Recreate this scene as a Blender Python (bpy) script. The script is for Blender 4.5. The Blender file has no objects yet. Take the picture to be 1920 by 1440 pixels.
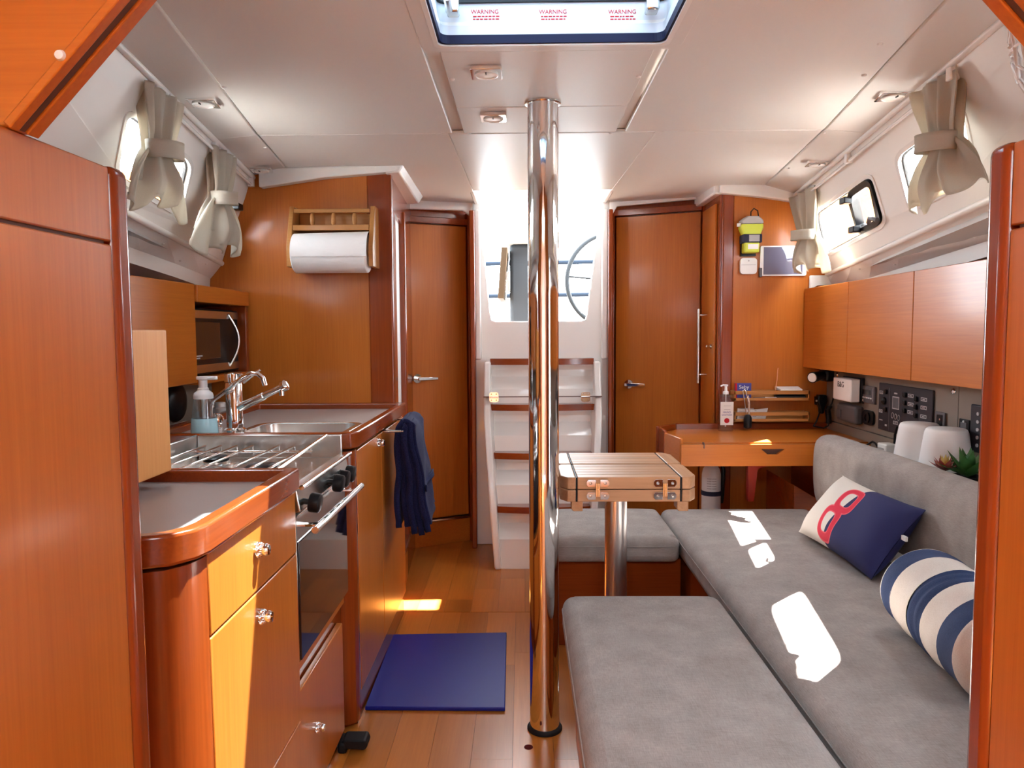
import bpy, bmesh, math, random
from mathutils import Vector, Matrix
from mathutils.geometry import tessellate_polygon
random.seed(7)
SC = bpy.context.scene
COL = SC.collection
PI = math.pi

# ------------------------------------------------------------------ camera
F, VX, VY, CZ = 1400.0, 980.0, 620.0, 1.21
ROLL = math.radians(0.35)
_p = math.atan((720 - VY) / F)
_w = math.atan((VX - 960) / math.hypot(F, 720 - VY))
fw = Vector((-math.sin(_w) * math.cos(_p), math.cos(_w) * math.cos(_p), -math.sin(_p)))
rt0 = Vector((math.cos(_w), math.sin(_w), 0))
up0 = rt0.cross(fw)
rt = rt0 * math.cos(ROLL) - up0 * math.sin(ROLL)
up = up0 * math.cos(ROLL) + rt0 * math.sin(ROLL)
CAM = Vector((0, 0, CZ))
cd = bpy.data.cameras.new('camera')
cd.sensor_fit = 'HORIZONTAL'; cd.sensor_width = 36; cd.lens = F / 1920 * 36
cd.clip_start = 0.05
cam = bpy.data.objects.new('camera', cd); COL.objects.link(cam)
cam.matrix_world = Matrix(((rt.x, up.x, -fw.x, CAM.x), (rt.y, up.y, -fw.y, CAM.y), (rt.z, up.z, -fw.z, CAM.z), (0, 0, 0, 1)))
SC.camera = cam

def ray(px, py): return fw * F + rt * (px - 960) + up * (720 - py)
def atY(px, py, Y): d = ray(px, py); return CAM + d * (Y / d.y)
def atX(px, py, X): d = ray(px, py); return CAM + d * (X / d.x)
def atZ(px, py, Z): d = ray(px, py); return CAM + d * ((Z - CZ) / d.z)

# ------------------------------------------------------------------ light
SC.view_settings.view_transform = 'Standard'
SC.view_settings.look = 'None'
SC.view_settings.gamma = 1
SC.view_settings.use_curve_mapping = False
SC.view_settings.exposure = 2.35
SUN_STRENGTH, SKY_STRENGTH = 6.0, 5.5
SC.cycles.use_denoising = True
SC.cycles.max_bounces = 10
SC.cycles.diffuse_bounces = 7
SC.cycles.glossy_bounces = 5
SC.cycles.transparent_max_bounces = 16
SC.cycles.sample_clamp_indirect = 12
SC.cycles.caustics_reflective = False
SC.cycles.caustics_refractive = False
wd = bpy.data.worlds.new('sky'); SC.world = wd; wd.use_nodes = True
nt = wd.node_tree; nt.nodes.clear()
_o = nt.nodes.new('ShaderNodeOutputWorld'); _b = nt.nodes.new('ShaderNodeBackground')
_b.inputs[0].default_value = (0.85, 0.93, 1.0, 1); _b.inputs[1].default_value = SKY_STRENGTH
nt.links.new(_b.outputs[0], _o.inputs[0])
SUN = Vector((-0.40, -0.30, -1.0)).normalized()
sl = bpy.data.lights.new('sun', 'SUN'); sl.energy = SUN_STRENGTH * 6; sl.angle = math.radians(0.6); sl.color = (1.0, 0.95, 0.88)
so = bpy.data.objects.new('sun', sl); COL.objects.link(so)
so.rotation_euler = SUN.to_track_quat('-Z', 'Y').to_euler(); so.location = (2, 3, 6)

def portal(name, c, right, upv):
    """sampling portal for the sky in an opening; gives off no light of its own"""
    c, right, upv = Vector(c), Vector(right), Vector(upv)
    l = bpy.data.lights.new(name, 'AREA'); l.shape = 'RECTANGLE'
    l.size = right.length * 2; l.size_y = upv.length * 2
    l.cycles.is_portal = True
    o = bpy.data.objects.new(name, l); COL.objects.link(o)
    x = right.normalized(); z = x.cross(upv).normalized(); y = z.cross(x)
    o.matrix_world = Matrix(((x.x, y.x, z.x, c.x), (x.y, y.y, z.y, c.y), (x.z, y.z, z.z, c.z), (0, 0, 0, 1)))

# ------------------------------------------------------------------ materials
def _mat(name):
    m = bpy.data.materials.new(name); m.use_nodes = True
    nt = m.node_tree
    return m, nt, nt.nodes['Principled BSDF']
def plain(name, col, rough=0.5, metal=0.0, coat=0.0, bump=0.0, bscale=200, var=0.0, vscale=8, emit=None, trans=0.0, spec=0.5):
    m, nt, b = _mat(name)
    N, L = nt.nodes, nt.links
    b.inputs['Base Color'].default_value = (*col, 1); b.inputs['Roughness'].default_value = rough
    b.inputs['Metallic'].default_value = metal; b.inputs['Coat Weight'].default_value = coat
    b.inputs['Specular IOR Level'].default_value = spec
    if trans: b.inputs['Transmission Weight'].default_value = trans
    if bump or var:
        g = N.new('ShaderNodeNewGeometry')
    if var:
        n = N.new('ShaderNodeTexNoise'); n.inputs['Scale'].default_value = vscale; n.inputs['Detail'].default_value = 4
        L.new(g.outputs['Position'], n.inputs['Vector'])
        r = N.new('ShaderNodeMix'); r.data_type = 'RGBA'
        r.inputs[6].default_value = (*[c * (1 - var) for c in col], 1); r.inputs[7].default_value = (*[min(1, c * (1 + var)) for c in col], 1)
        L.new(n.outputs['Fac'], r.inputs[0]); L.new(r.outputs[2], b.inputs['Base Color'])
    if bump:
        n2 = N.new('ShaderNodeTexNoise'); n2.inputs['Scale'].default_value = bscale; n2.inputs['Detail'].default_value = 3
        L.new(g.outputs['Position'], n2.inputs['Vector'])
        bp = N.new('ShaderNodeBump'); bp.inputs['Strength'].default_value = bump; bp.inputs['Distance'].default_value = 0.002
        L.new(n2.outputs['Fac'], bp.inputs['Height']); L.new(bp.outputs[0], b.inputs['Normal'])
    return m
def wood(name, c1, c2, axis, rough=0.36, coat=0.22, fine=170.0, rand=0.0):
    m, nt, b = _mat(name); N, L = nt.nodes, nt.links
    g = N.new('ShaderNodeNewGeometry')
    mp = N.new('ShaderNodeMapping'); mp.vector_type = 'POINT'
    s = [fine] * 3; s['xyz'.index(axis)] = 4.5
    mp.inputs['Scale'].default_value = s
    src = g.outputs['Position']
    if rand:
        oi = N.new('ShaderNodeObjectInfo'); ad = N.new('ShaderNodeVectorMath'); ad.operation = 'MULTIPLY_ADD'
        cx = N.new('ShaderNodeCombineXYZ')
        for k in range(3): L.new(oi.outputs['Random'], cx.inputs[k])
        ad.inputs[1].default_value = (9, 9, 9)
        L.new(cx.outputs[0], ad.inputs[0]); L.new(src, ad.inputs[2]); src = ad.outputs[0]
    L.new(src, mp.inputs['Vector'])
    n = N.new('ShaderNodeTexNoise'); n.inputs['Scale'].default_value = 1.0; n.inputs['Detail'].default_value = 4; n.inputs['Roughness'].default_value = 0.6
    L.new(mp.outputs[0], n.inputs['Vector'])
    mp2 = N.new('ShaderNodeMapping'); s2 = [9.0] * 3; s2['xyz'.index(axis)] = 0.8; mp2.inputs['Scale'].default_value = s2
    L.new(src, mp2.inputs['Vector'])
    n2 = N.new('ShaderNodeTexNoise'); n2.inputs['Scale'].default_value = 1.0; n2.inputs['Detail'].default_value = 3
    L.new(mp2.outputs[0], n2.inputs['Vector'])
    mx = N.new('ShaderNodeMath'); mx.operation = 'MULTIPLY_ADD'; mx.inputs[1].default_value = 0.55
    L.new(n.outputs['Fac'], mx.inputs[0])
    m3 = N.new('ShaderNodeMath'); m3.operation = 'MULTIPLY'; m3.inputs[1].default_value = 0.45
    L.new(n2.outputs['Fac'], m3.inputs[0]); L.new(m3.outputs[0], mx.inputs[2])
    rp = N.new('ShaderNodeValToRGB'); rp.color_ramp.elements[0].position = 0.3; rp.color_ramp.elements[1].position = 0.7
    rp.color_ramp.elements[0].color = (*c1, 1); rp.color_ramp.elements[1].color = (*c2, 1)
    L.new(mx.outputs[0], rp.inputs['Fac'])
    out = rp.outputs['Color']
    if rand:
        hs = N.new('ShaderNodeHueSaturation'); mr = N.new('ShaderNodeMapRange')
        mr.inputs['To Min'].default_value = 1 - rand; mr.inputs['To Max'].default_value = 1 + rand
        L.new(oi.outputs['Random'], mr.inputs['Value']); L.new(mr.outputs[0], hs.inputs['Value']); L.new(out, hs.inputs['Color']); out = hs.outputs[0]
    L.new(out, b.inputs['Base Color'])
    b.inputs['Specular IOR Level'].default_value = 0.28; b.inputs['Roughness'].default_value = rough; b.inputs['Coat Weight'].default_value = coat; b.inputs['Coat Roughness'].default_value = 0.14
    bp = N.new('ShaderNodeBump'); bp.inputs['Strength'].default_value = 0.08; bp.inputs['Distance'].default_value = 0.001
    L.new(n.outputs['Fac'], bp.inputs['Height']); L.new(bp.outputs[0], b.inputs['Normal'])
    return m
def fabric(name, c1, c2, rough=0.9, w=(700, 60, 700), bump=0.25):
    m, nt, b = _mat(name); N, L = nt.nodes, nt.links
    g = N.new('ShaderNodeNewGeometry')
    f = []
    for sc in (w, (w[1], w[0], w[2]), (14, 14, 14)):
        mp = N.new('ShaderNodeMapping'); mp.inputs['Scale'].default_value = sc; L.new(g.outputs['Position'], mp.inputs['Vector'])
        n = N.new('ShaderNodeTexNoise'); n.inputs['Scale'].default_value = 1; n.inputs['Detail'].default_value = 3; L.new(mp.outputs[0], n.inputs['Vector']); f.append(n)
    a = N.new('ShaderNodeMath'); a.operation = 'ADD'; L.new(f[0].outputs['Fac'], a.inputs[0]); L.new(f[1].outputs['Fac'], a.inputs[1])
    a2 = N.new('ShaderNodeMath'); a2.operation = 'ADD'; L.new(a.outputs[0], a2.inputs[0]); L.new(f[2].outputs['Fac'], a2.inputs[1])
    rp = N.new('ShaderNodeMapRange'); rp.inputs['From Min'].default_value = 1.05; rp.inputs['From Max'].default_value = 1.95
    L.new(a2.outputs[0], rp.inputs['Value'])
    mx = N.new('ShaderNodeMix'); mx.data_type = 'RGBA'; mx.inputs[6].default_value = (*c1, 1); mx.inputs[7].default_value = (*c2, 1)
    L.new(rp.outputs[0], mx.inputs[0]); L.new(mx.outputs[2], b.inputs['Base Color'])
    b.inputs['Roughness'].default_value = rough; b.inputs['Sheen Weight'].default_value = 0.03
    b.inputs['Specular IOR Level'].default_value = 0.2
    bp = N.new('ShaderNodeBump'); bp.inputs['Strength'].default_value = bump; bp.inputs['Distance'].default_value = 0.001
    L.new(a.outputs[0], bp.inputs['Height']); L.new(bp.outputs[0], b.inputs['Normal'])
    return m
def pane_mat(name, tint=(1, 1, 1), refl=0.08, rough=0.02):
    m = bpy.data.materials.new(name); m.use_nodes = True; nt = m.node_tree; nt.nodes.clear()
    o = nt.nodes.new('ShaderNodeOutputMaterial'); mx = nt.nodes.new('ShaderNodeMixShader'); t = nt.nodes.new('ShaderNodeBsdfTransparent'); g = nt.nodes.new('ShaderNodeBsdfGlossy')
    t.inputs[0].default_value = (*tint, 1); g.inputs['Roughness'].default_value = rough; mx.inputs[0].default_value = refl
    nt.links.new(t.outputs[0], mx.inputs[1]); nt.links.new(g.outputs[0], mx.inputs[2]); nt.links.new(mx.outputs[0], o.inputs[0])
    return m

W1, W2 = (0.40, 0.108, 0.013), (0.53, 0.160, 0.021)
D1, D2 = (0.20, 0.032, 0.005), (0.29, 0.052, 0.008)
MT = dict(
    wood_z=wood('veneer_upright', W1, W2, 'z'), wood_y=wood('veneer_fore_aft', W1, W2, 'y'), wood_x=wood('veneer_athwart', W1, W2, 'x'),
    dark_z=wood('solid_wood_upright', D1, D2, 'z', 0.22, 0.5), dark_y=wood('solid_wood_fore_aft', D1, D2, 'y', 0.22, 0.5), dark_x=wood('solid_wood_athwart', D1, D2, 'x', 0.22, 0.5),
    pale_z=wood('pale_plywood', (0.66, 0.28, 0.075), (0.76, 0.36, 0.11), 'z', 0.5, 0.0),
    teak_x=wood('teak_athwart', (0.34, 0.170, 0.082), (0.49, 0.275, 0.15), 'x', 0.45, 0.05, 90, 0.12), teak_y=wood('teak_fore_aft', (0.34, 0.170, 0.082), (0.49, 0.275, 0.15), 'y', 0.45, 0.05, 90, 0.12),
    beech=wood('rack_wood', (0.40, 0.17, 0.045), (0.52, 0.24, 0.07), 'x', 0.4, 0.1),
    floor=wood('floor_laminate', (0.42, 0.130, 0.018), (0.55, 0.19, 0.030), 'y', 0.34, 0.06, 120, 0.16),
    vinyl=plain('cream_headlining', (0.66, 0.64, 0.61), 0.42, bump=0.06, bscale=500, spec=0.32),
    lining=plain('cream_lining', (0.73, 0.71, 0.68), 0.42, spec=0.35),
    groove=plain('shadow_groove', (0.10, 0.05, 0.04), 0.7),
    gel=plain('white_gelcoat', (0.80, 0.79, 0.77), 0.25, coat=0.3), gelo=plain('deck_gelcoat', (0.50, 0.50, 0.49), 0.6), teakdeck=plain('darkened_deck_teak', (0.17, 0.13, 0.10), 0.8, var=0.2, vscale=20),  # cockpit teak unseen, darkened to cut light bounced onto the ceiling
    white=plain('white_plastic', (0.80, 0.79, 0.77), 0.4), frost=plain('frosted_white', (0.78, 0.78, 0.78), 0.55),
    chrome=plain('chrome', (0.85, 0.84, 0.83), 0.06, 1.0), steel=plain('brushed_steel', (0.62, 0.60, 0.57), 0.24, 1.0, bump=0.05, bscale=300), alu=plain('satin_aluminium', (0.66, 0.63, 0.62), 0.28, 1.0),
    black=plain('black_plastic', (0.007, 0.0065, 0.0075), 0.32, spec=0.25), rubber=plain('black_rubber', (0.010, 0.009, 0.010), 0.6, spec=0.2), dkglass=plain('dark_glass', (0.012, 0.006, 0.006), 0.05, coat=0.6),
    greyp=plain('grey_plastic', (0.10, 0.09, 0.095), 0.5), panel=plain('taupe_panel', (0.22, 0.17, 0.13), 0.6, bump=0.15, bscale=400), panelblack=plain('charcoal_panel', (0.022, 0.018, 0.024), 0.45, spec=0.3),
    grey=fabric('grey_upholstery', (0.235, 0.208, 0.195), (0.39, 0.355, 0.338)), navy=fabric('navy_terry', (0.006, 0.007, 0.032), (0.015, 0.017, 0.07), 0.95, (300, 300, 300), 0.8),
    canvas=fabric('beige_canvas', (0.54, 0.49, 0.41), (0.64, 0.59, 0.50), 0.85, (900, 900, 900), 0.1), mat=plain('blue_foam', (0.009, 0.014, 0.22), 0.36, bump=0.25, bscale=900, spec=0.28),
    paper=plain('paper_towel', (0.92, 0.91, 0.90), 0.9, bump=0.6, bscale=90), laminate=plain('worktop_laminate', (0.36, 0.31, 0.29), 0.42, var=0.06, vscale=300),
    pane=pane_mat('window_glass'), tint=pane_mat('tinted_acrylic', (0.42, 0.48, 0.52), 0.08), bluegum=plain('navy_seal', (0.006, 0.006, 0.03), 0.6, spec=0.2),
    red=plain('red_enamel', (0.45, 0.03, 0.01), 0.4), yellow=plain('signal_yellow', (0.62, 0.70, 0.05), 0.5), lens=plain('lamp_lens', (0.8, 0.78, 0.74), 0.3),
    rope=plain('navy_webbing', (0.02, 0.02, 0.05), 0.8), print_red=plain('red_print', (0.45, 0.02, 0.03), 0.7, spec=0.1), hatchplastic=plain('hatch_grey_white', (0.50, 0.51, 0.55), 0.4), print_black=plain('black_print', (0.02, 0.02, 0.02), 0.6), print_grey=plain('grey_print', (0.45, 0.42, 0.42), 0.6),
    print_blue=plain('blue_print', (0.06, 0.06, 0.30), 0.6), sea=plain('harbour_water', (0.16, 0.22, 0.26), 0.3), leaf=plain('succulent_leaf', (0.05, 0.16, 0.04), 0.45, var=0.4, vscale=30), leafred=plain('succulent_tip', (0.28, 0.06, 0.05), 0.45), leafyel=plain('succulent_heart', (0.55, 0.42, 0.12), 0.45),
    plug=plain('dark_red_plug', (0.10, 0.012, 0.010), 0.8, spec=0.05), hoodcanvas=plain('added_hood_canvas', (0.22, 0.23, 0.25), 0.9), copper=plain('copper_wire', (0.75, 0.35, 0.2), 0.35, 1.0), screen=plain('tablet_screen', (0.16, 0.15, 0.22), 0.06, coat=0.5), bluegrey=plain('bluegrey_band', (0.010, 0.016, 0.026), 0.7, spec=.1), wheel=plain('darkened_wheel_rim', (0.014, 0.016, 0.018), 0.6, spec=.15), darkteak=plain('darkened_teak', (0.05, 0.032, 0.018), 0.7, spec=.1), darkgel=plain('darkened_gelcoat', (0.04, 0.045, 0.05), 0.6, spec=.1),  # wheel, rail, leaf and pedestal colours darkened to show against the blown-out sky
)

def _translucent(m, w, col):
    nt = m.node_tree; N, L = nt.nodes, nt.links
    o = next(n for n in N if n.type == 'OUTPUT_MATERIAL'); b = N['Principled BSDF']
    t = N.new('ShaderNodeBsdfTranslucent'); t.inputs[0].default_value = (*col, 1); x = N.new('ShaderNodeMixShader'); x.inputs[0].default_value = w
    L.new(b.outputs[0], x.inputs[1]); L.new(t.outputs[0], x.inputs[2]); L.new(x.outputs[0], o.inputs[0])
_translucent(MT['canvas'], 0.36, (0.60, 0.55, 0.45))
# ------------------------------------------------------------------ object helpers
WL = {}
def tag(o, label=None, cat=None, group=None, kind=None):
    if label: o['label'] = label
    if cat: o['category'] = cat
    if group: o['group'] = group
    if kind: o['kind'] = kind
    return o
def thing(name, label, cat, loc, group=None):
    o = bpy.data.objects.new(name, None); COL.objects.link(o); o.location = loc
    o.empty_display_size = 0.05; WL[o.name] = Vector(loc)
    return tag(o, label, cat, group)
def V(*a): return Vector(a)
class M:
    def __init__(s): s.v = []; s.f = []
    def add(s, vs, fs):
        k = len(s.v); s.v += [Vector(a) for a in vs]; s.f += [[i + k for i in f] for f in fs]; return s
    def box(s, x0, x1, y0, y1, z0, z1):
        x0, x1 = min(x0, x1), max(x0, x1); y0, y1 = min(y0, y1), max(y0, y1); z0, z1 = min(z0, z1), max(z0, z1)
        return s.add([(x, y, z) for z in (z0, z1) for y in (y0, y1) for x in (x0, x1)], [[0, 2, 3, 1], [4, 5, 7, 6], [0, 1, 5, 4], [2, 6, 7, 3], [0, 4, 6, 2], [1, 3, 7, 5]])
    def hexa(s, p):   # 8 corners: bottom 4 ccw, top 4 ccw
        return s.add(p, [[3, 2, 1, 0], [4, 5, 6, 7], [0, 1, 5, 4], [1, 2, 6, 5], [2, 3, 7, 6], [3, 0, 4, 7]])
    def prism(s, poly, off, holes=()):   # 3d polygon loops extruded by off
        off = Vector(off); loops = [[Vector(p) for p in poly]] + [[Vector(p) for p in h] for h in holes]
        flat = [p for l in loops for p in l]; n = len(flat)
        tris = [list(t) for t in tessellate_polygon(loops)] if (holes or len(poly) > 4) else [list(range(len(poly)))]
        fs = [t for t in tris] + [[i + n for i in reversed(t)] for t in tris]
        k = 0
        for l in loops:
            c = len(l)
            for i in range(c): fs.append([k + i, k + (i + 1) % c, k + (i + 1) % c + n, k + i + n])
            k += c
        return s.add(flat + [p + off for p in flat], fs)
    def cyl(s, a, b, r0, r1=None, n=20, cap=True):
        r1 = r0 if r1 is None else r1; a, b = Vector(a), Vector(b); d = (b - a).normalized()
        u = d.orthogonal().normalized(); w = d.cross(u)
        ring = lambda c, r: [c + (u * math.cos(2 * PI * i / n) + w * math.sin(2 * PI * i / n)) * r for i in range(n)]
        fs = [[i, (i + 1) % n, n + (i + 1) % n, n + i] for i in range(n)]
        if cap: fs += [list(range(n))[::-1], list(range(n, 2 * n))]
        return s.add(ring(a, r0) + ring(b, r1), fs)
    def tube(s, pts, r, n=10, closed=False, cap=True):
        pts = [Vector(p) for p in pts]; k = len(pts); rs = r if isinstance(r, (list, tuple)) else [r] * k
        vs = []; u = None
        for i, p in enumerate(pts):
            if closed: d = pts[(i + 1) % k] - pts[i - 1]
            else: d = pts[min(i + 1, k - 1)] - pts[max(i - 1, 0)]
            d.normalize()
            if u is None: u = d.orthogonal().normalized()
            u = (u - d * u.dot(d)).normalized(); w = d.cross(u)
            vs += [p + (u * math.cos(2 * PI * j / n) + w * math.sin(2 * PI * j / n)) * rs[i] for j in range(n)]
        fs = []
        for i in range(k if closed else k - 1):
            a, b = i * n, ((i + 1) % k) * n
            fs += [[a + j, a + (j + 1) % n, b + (j + 1) % n, b + j] for j in range(n)]
        if not closed and cap: fs += [list(range(n))[::-1], list(range((k - 1) * n, k * n))]
        return s.add(vs, fs)
    def lathe(s, prof, c, axis=(0, 0, 1), n=28, sx=1.0, sy=1.0):
        c = Vector(c); d = Vector(axis).normalized(); u = Vector((1, 0, 0)) if abs(d.z) > 0.9 else d.orthogonal().normalized(); w = d.cross(u)
        vs = [c + d * h + (u * math.cos(2 * PI * j / n) * sx + w * math.sin(2 * PI * j / n) * sy) * r for r, h in prof for j in range(n)]
        fs = [[i * n + j, i * n + (j + 1) % n, (i + 1) * n + (j + 1) % n, (i + 1) * n + j] for i in range(len(prof) - 1) for j in range(n)]
        if prof[0][0] > 1e-4: fs.append(list(range(n))[::-1])
        if prof[-1][0] > 1e-4: fs.append(list(range((len(prof) - 1) * n, len(prof) * n)))
        return s.add(vs, fs)
    def grid(s, fn, nu, nv, cu=False, cv=False):
        vs = [fn(i / (nu if cu else nu - 1), j / (nv if cv else nv - 1)) for i in range(nu) for j in range(nv)]
        fs = [[i * nv + j, ((i + 1) % nu) * nv + j, ((i + 1) % nu) * nv + (j + 1) % nv, i * nv + (j + 1) % nv] for i in range(nu if cu else nu - 1) for j in range(nv if cv else nv - 1)]
        return s.add(vs, fs)
    def build(s, name, mat, parent=None, bev=0.0, seg=2, smooth=None, sub=0, solid=0.0, label=None, cat=None, group=None, kind=None, weld=False, uv=None):
        if parent is not None: loc = WL[parent.name].copy()
        else:
            lo = [min(v[i] for v in s.v) for i in range(3)]; hi = [max(v[i] for v in s.v) for i in range(3)]
            loc = Vector(((lo[0] + hi[0]) / 2, (lo[1] + hi[1]) / 2, lo[2]))
        me = bpy.data.meshes.new(name); me.from_pydata([v - loc for v in s.v], [], s.f)
        bm = bmesh.new(); bm.from_mesh(me)
        if weld: bmesh.ops.remove_doubles(bm, verts=bm.verts, dist=1e-5)
        bmesh.ops.recalc_face_normals(bm, faces=bm.faces); bm.to_mesh(me); bm.free()
        if uv:
            l = me.uv_layers.new(name='UVMap')
            for lp in me.loops: l.data[lp.index].uv = uv[lp.vertex_index]
        me.materials.append(MT[mat] if isinstance(mat, str) else mat)
        if smooth is not None:
            me.polygons.foreach_set('use_smooth', [True] * len(me.polygons)); me.set_sharp_from_angle(angle=math.radians(smooth))
        o = bpy.data.objects.new(name, me); COL.objects.link(o)
        if parent is None: o.location = loc
        else: o.parent = parent
        WL[o.name] = loc
        if solid: md = o.modifiers.new('solid', 'SOLIDIFY'); md.thickness = solid; md.offset = 0
        if bev:
            md = o.modifiers.new('bevel', 'BEVEL'); md.width = bev; md.segments = seg; md.limit_method = 'ANGLE'; md.angle_limit = math.radians(35); md.harden_normals = False
            if smooth is None:
                me.polygons.foreach_set('use_smooth', [True] * len(me.polygons)); me.set_sharp_from_angle(angle=math.radians(40))
        if sub: md = o.modifiers.new('sub', 'SUBSURF'); md.levels = sub; md.render_levels = sub
        return tag(o, label, cat, group, kind)
def bx(*a): return M().box(*a)
def struct(name, m, mat, **k): return m.build(name, mat, kind='structure', **k)
def rrect(x0, x1, y0, y1, r, n=5):
    out = []
    for cx, cy, a in ((x1 - r, y1 - r, 0), (x0 + r, y1 - r, 90), (x0 + r, y0 + r, 180), (x1 - r, y0 + r, 270)):
        out += [(cx + r * math.cos(math.radians(a + 90 * i / n)), cy + r * math.sin(math.radians(a + 90 * i / n))) for i in range(n + 1)]
    return out
def round_poly(pts, r, n=4):
    out = []; k = len(pts)
    for i in range(k):
        p, a, b = Vector(pts[i]), Vector(pts[i - 1]), Vector(pts[(i + 1) % k])
        ra = min(r, (a - p).length / 2.2, (b - p).length / 2.2); p0 = p + (a - p).normalized() * ra; p1 = p + (b - p).normalized() * ra
        for j in range(n + 1):
            t = j / n; out.append(tuple(p0 * (1 - t) ** 2 + p * 2 * t * (1 - t) + p1 * t * t))
    return out
def text(body, size, origin, right, upv, mat, name, parent, depth=0.0004):
    cu = bpy.data.curves.new('t', 'FONT'); cu.body = body; cu.size = size; cu.align_x = 'CENTER'; cu.align_y = 'CENTER'; cu.extrude = depth
    t = bpy.data.objects.new('t', cu); COL.objects.link(t)
    bpy.context.view_layer.update()
    me = bpy.data.meshes.new_from_object(t.evaluated_get(bpy.context.evaluated_depsgraph_get())); bpy.data.objects.remove(t)
    right, upv = Vector(right).normalized(), Vector(upv).normalized(); nrm = right.cross(upv)
    for v in me.vertices: v.co = Vector(origin) + right * v.co.x + upv * v.co.y + nrm * v.co.z - WL[parent.name]
    me.materials.append(MT[mat]); o = bpy.data.objects.new(name, me); COL.objects.link(o); o.parent = parent; WL[o.name] = WL[parent.name]
    return o
# ================================================================== SETTING
XC = 0.06
CEIL = 1.862
def P1(y, s): return V(XC + s * (1.26 + 0.15 * (y - 3.7)), y, 1.845)
def P2(y, s): return V(XC + s * (1.43 + 0.15 * (y - 3.7) - (0.03 if s < 0 else 0)), y, 1.47 + 0.045 * (3.7 - y))
def P3(y, s): return V(XC + s * max(1.375 + 0.065 * (y - 2.3) - (0.09 if s < 0 else 0), 1.45 + 0.15 * (y - 3.7)), y, 1.483 - 0.055 * (y - 2.3))
def side(y, t, s):  # t: 0 at the headlining, 1 at the side-deck edge
    return P1(y, s).lerp(P2(y, s), t)
def aft_z(y): return CEIL + (y - 2.53) * 0.034 if y > 2.53 else CEIL

# --- floor
floor = struct('floor', bx(-1.9, 1.9, -1.7, 4.7, -0.06, -0.006), 'groove')
ys_fwd = [-0.6, 0.35, 1.15, 2.0, 2.62, 3.139]
for i in range(14):
    x0 = -0.86 + i * 0.118
    cuts = [-1.6] + [y + random.uniform(-0.22, 0.22) for y in ys_fwd[:-1]] + [3.139]
    for a, b in zip(cuts, cuts[1:]): bx(x0 + 0.0004, x0 + 0.1176, a + 0.0004, b - 0.0004, -0.006, 0).build('plank', 'floor', floor)
    cuts = [3.142, 3.42 + random.uniform(-0.15, 0.2), 3.95 + random.uniform(-0.15, 0.2), 4.65]
    for a, b in zip(cuts, cuts[1:]): bx(x0 + 0.0404, x0 + 0.1576, a + 0.0004, b - 0.0004, -0.006, 0).build('plank', 'floor', floor)
M().cyl(atZ(991, 1401, 0.0), atZ(991, 1401, 0.0) + V(0, 0, 0.001), 0.013, n=20).build('floor_plug', 'plug', floor, label='dark red round plug in the floorboards')

# --- ceiling
HX0, HX1, HY0, HY1 = -0.186, 0.326, 1.37, 1.745
ceil_m = M()
ceil_m.prism([(P1(0.72, -1).x - .08, 0.72, 1.878), (P1(0.72, 1).x + .08, 0.72, 1.878), (P1(2.55, 1).x + .08, 2.55, 1.878), (P1(2.55, -1).x - .08, 2.55, 1.878)], (0, 0, 0.03),
             [[(x, y, 1.878) for x, y in rrect(HX0, HX1, HY0, HY1, 0.02)]])
ceiling = struct('ceiling', ceil_m, 'vinyl')
def panel(name, pts, th=0.014, mat='vinyl', bev=0.003, par=None): return M().prism(pts, (0, 0, th)).build(name, mat, par or ceiling, bev=bev)
def gx(y, s): return XC + s * (1.116 + 0.153 * (y - 3.7))      # groove between the side strip and the wide panel
g = 0.0022
for s in (-1, 1):
    xi = (-0.228 if s < 0 else 0.342)
    panel('ceiling_panel', [(xi, 0.76, CEIL), (gx(0.76, s) - s * g, 0.76, CEIL), (gx(2.520, s) - s * g, 2.520, CEIL), (xi, 2.520, CEIL)])
    ye = 3.13 if s < 0 else 3.70
    panel('ceiling_panel', [(gx(0.76, s) + s * g, 0.76, CEIL), (P1(0.76, s).x + s * .01, 0.76, CEIL - .012), (P1(2.520, s).x + s * .01, 2.520, CEIL - .012), (gx(2.520, s) + s * g, 2.520, CEIL)])
    panel('ceiling_panel', [(gx(2.520, s) + s * g, 2.520, CEIL), (P1(2.520, s).x + s * .01, 2.520, CEIL - .012), (P1(ye, s).x + s * .01, ye, CEIL - .006), (gx(ye, s) + s * g, ye, aft_z(ye) - .003)])
    xo = -0.242 if s < 0 else 0.446
    panel('ceiling_panel', [(xo, 2.530, CEIL + .002), (gx(2.530, s) - s * g, 2.530, CEIL + .002), (gx(4.4, s) - s * g, 4.4, aft_z(4.4)), (xo, 4.4, aft_z(4.4))])
panel('ceiling_panel', [(-0.190, 1.797, CEIL), (0.312, 1.797, CEIL), (0.312, 2.233, CEIL), (-0.190, 2.233, CEIL)])
panel('ceiling_panel', [(-0.190, 2.236, CEIL), (0.312, 2.236, CEIL), (0.312, 2.520, CEIL), (-0.190, 2.520, CEIL)])
panel('ceiling_panel', [(-0.24, 2.530, CEIL), (0.444, 2.530, CEIL), (0.444, 3.74, aft_z(3.74) - .004), (-0.24, 3.74, aft_z(3.74) - .004)])
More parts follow.
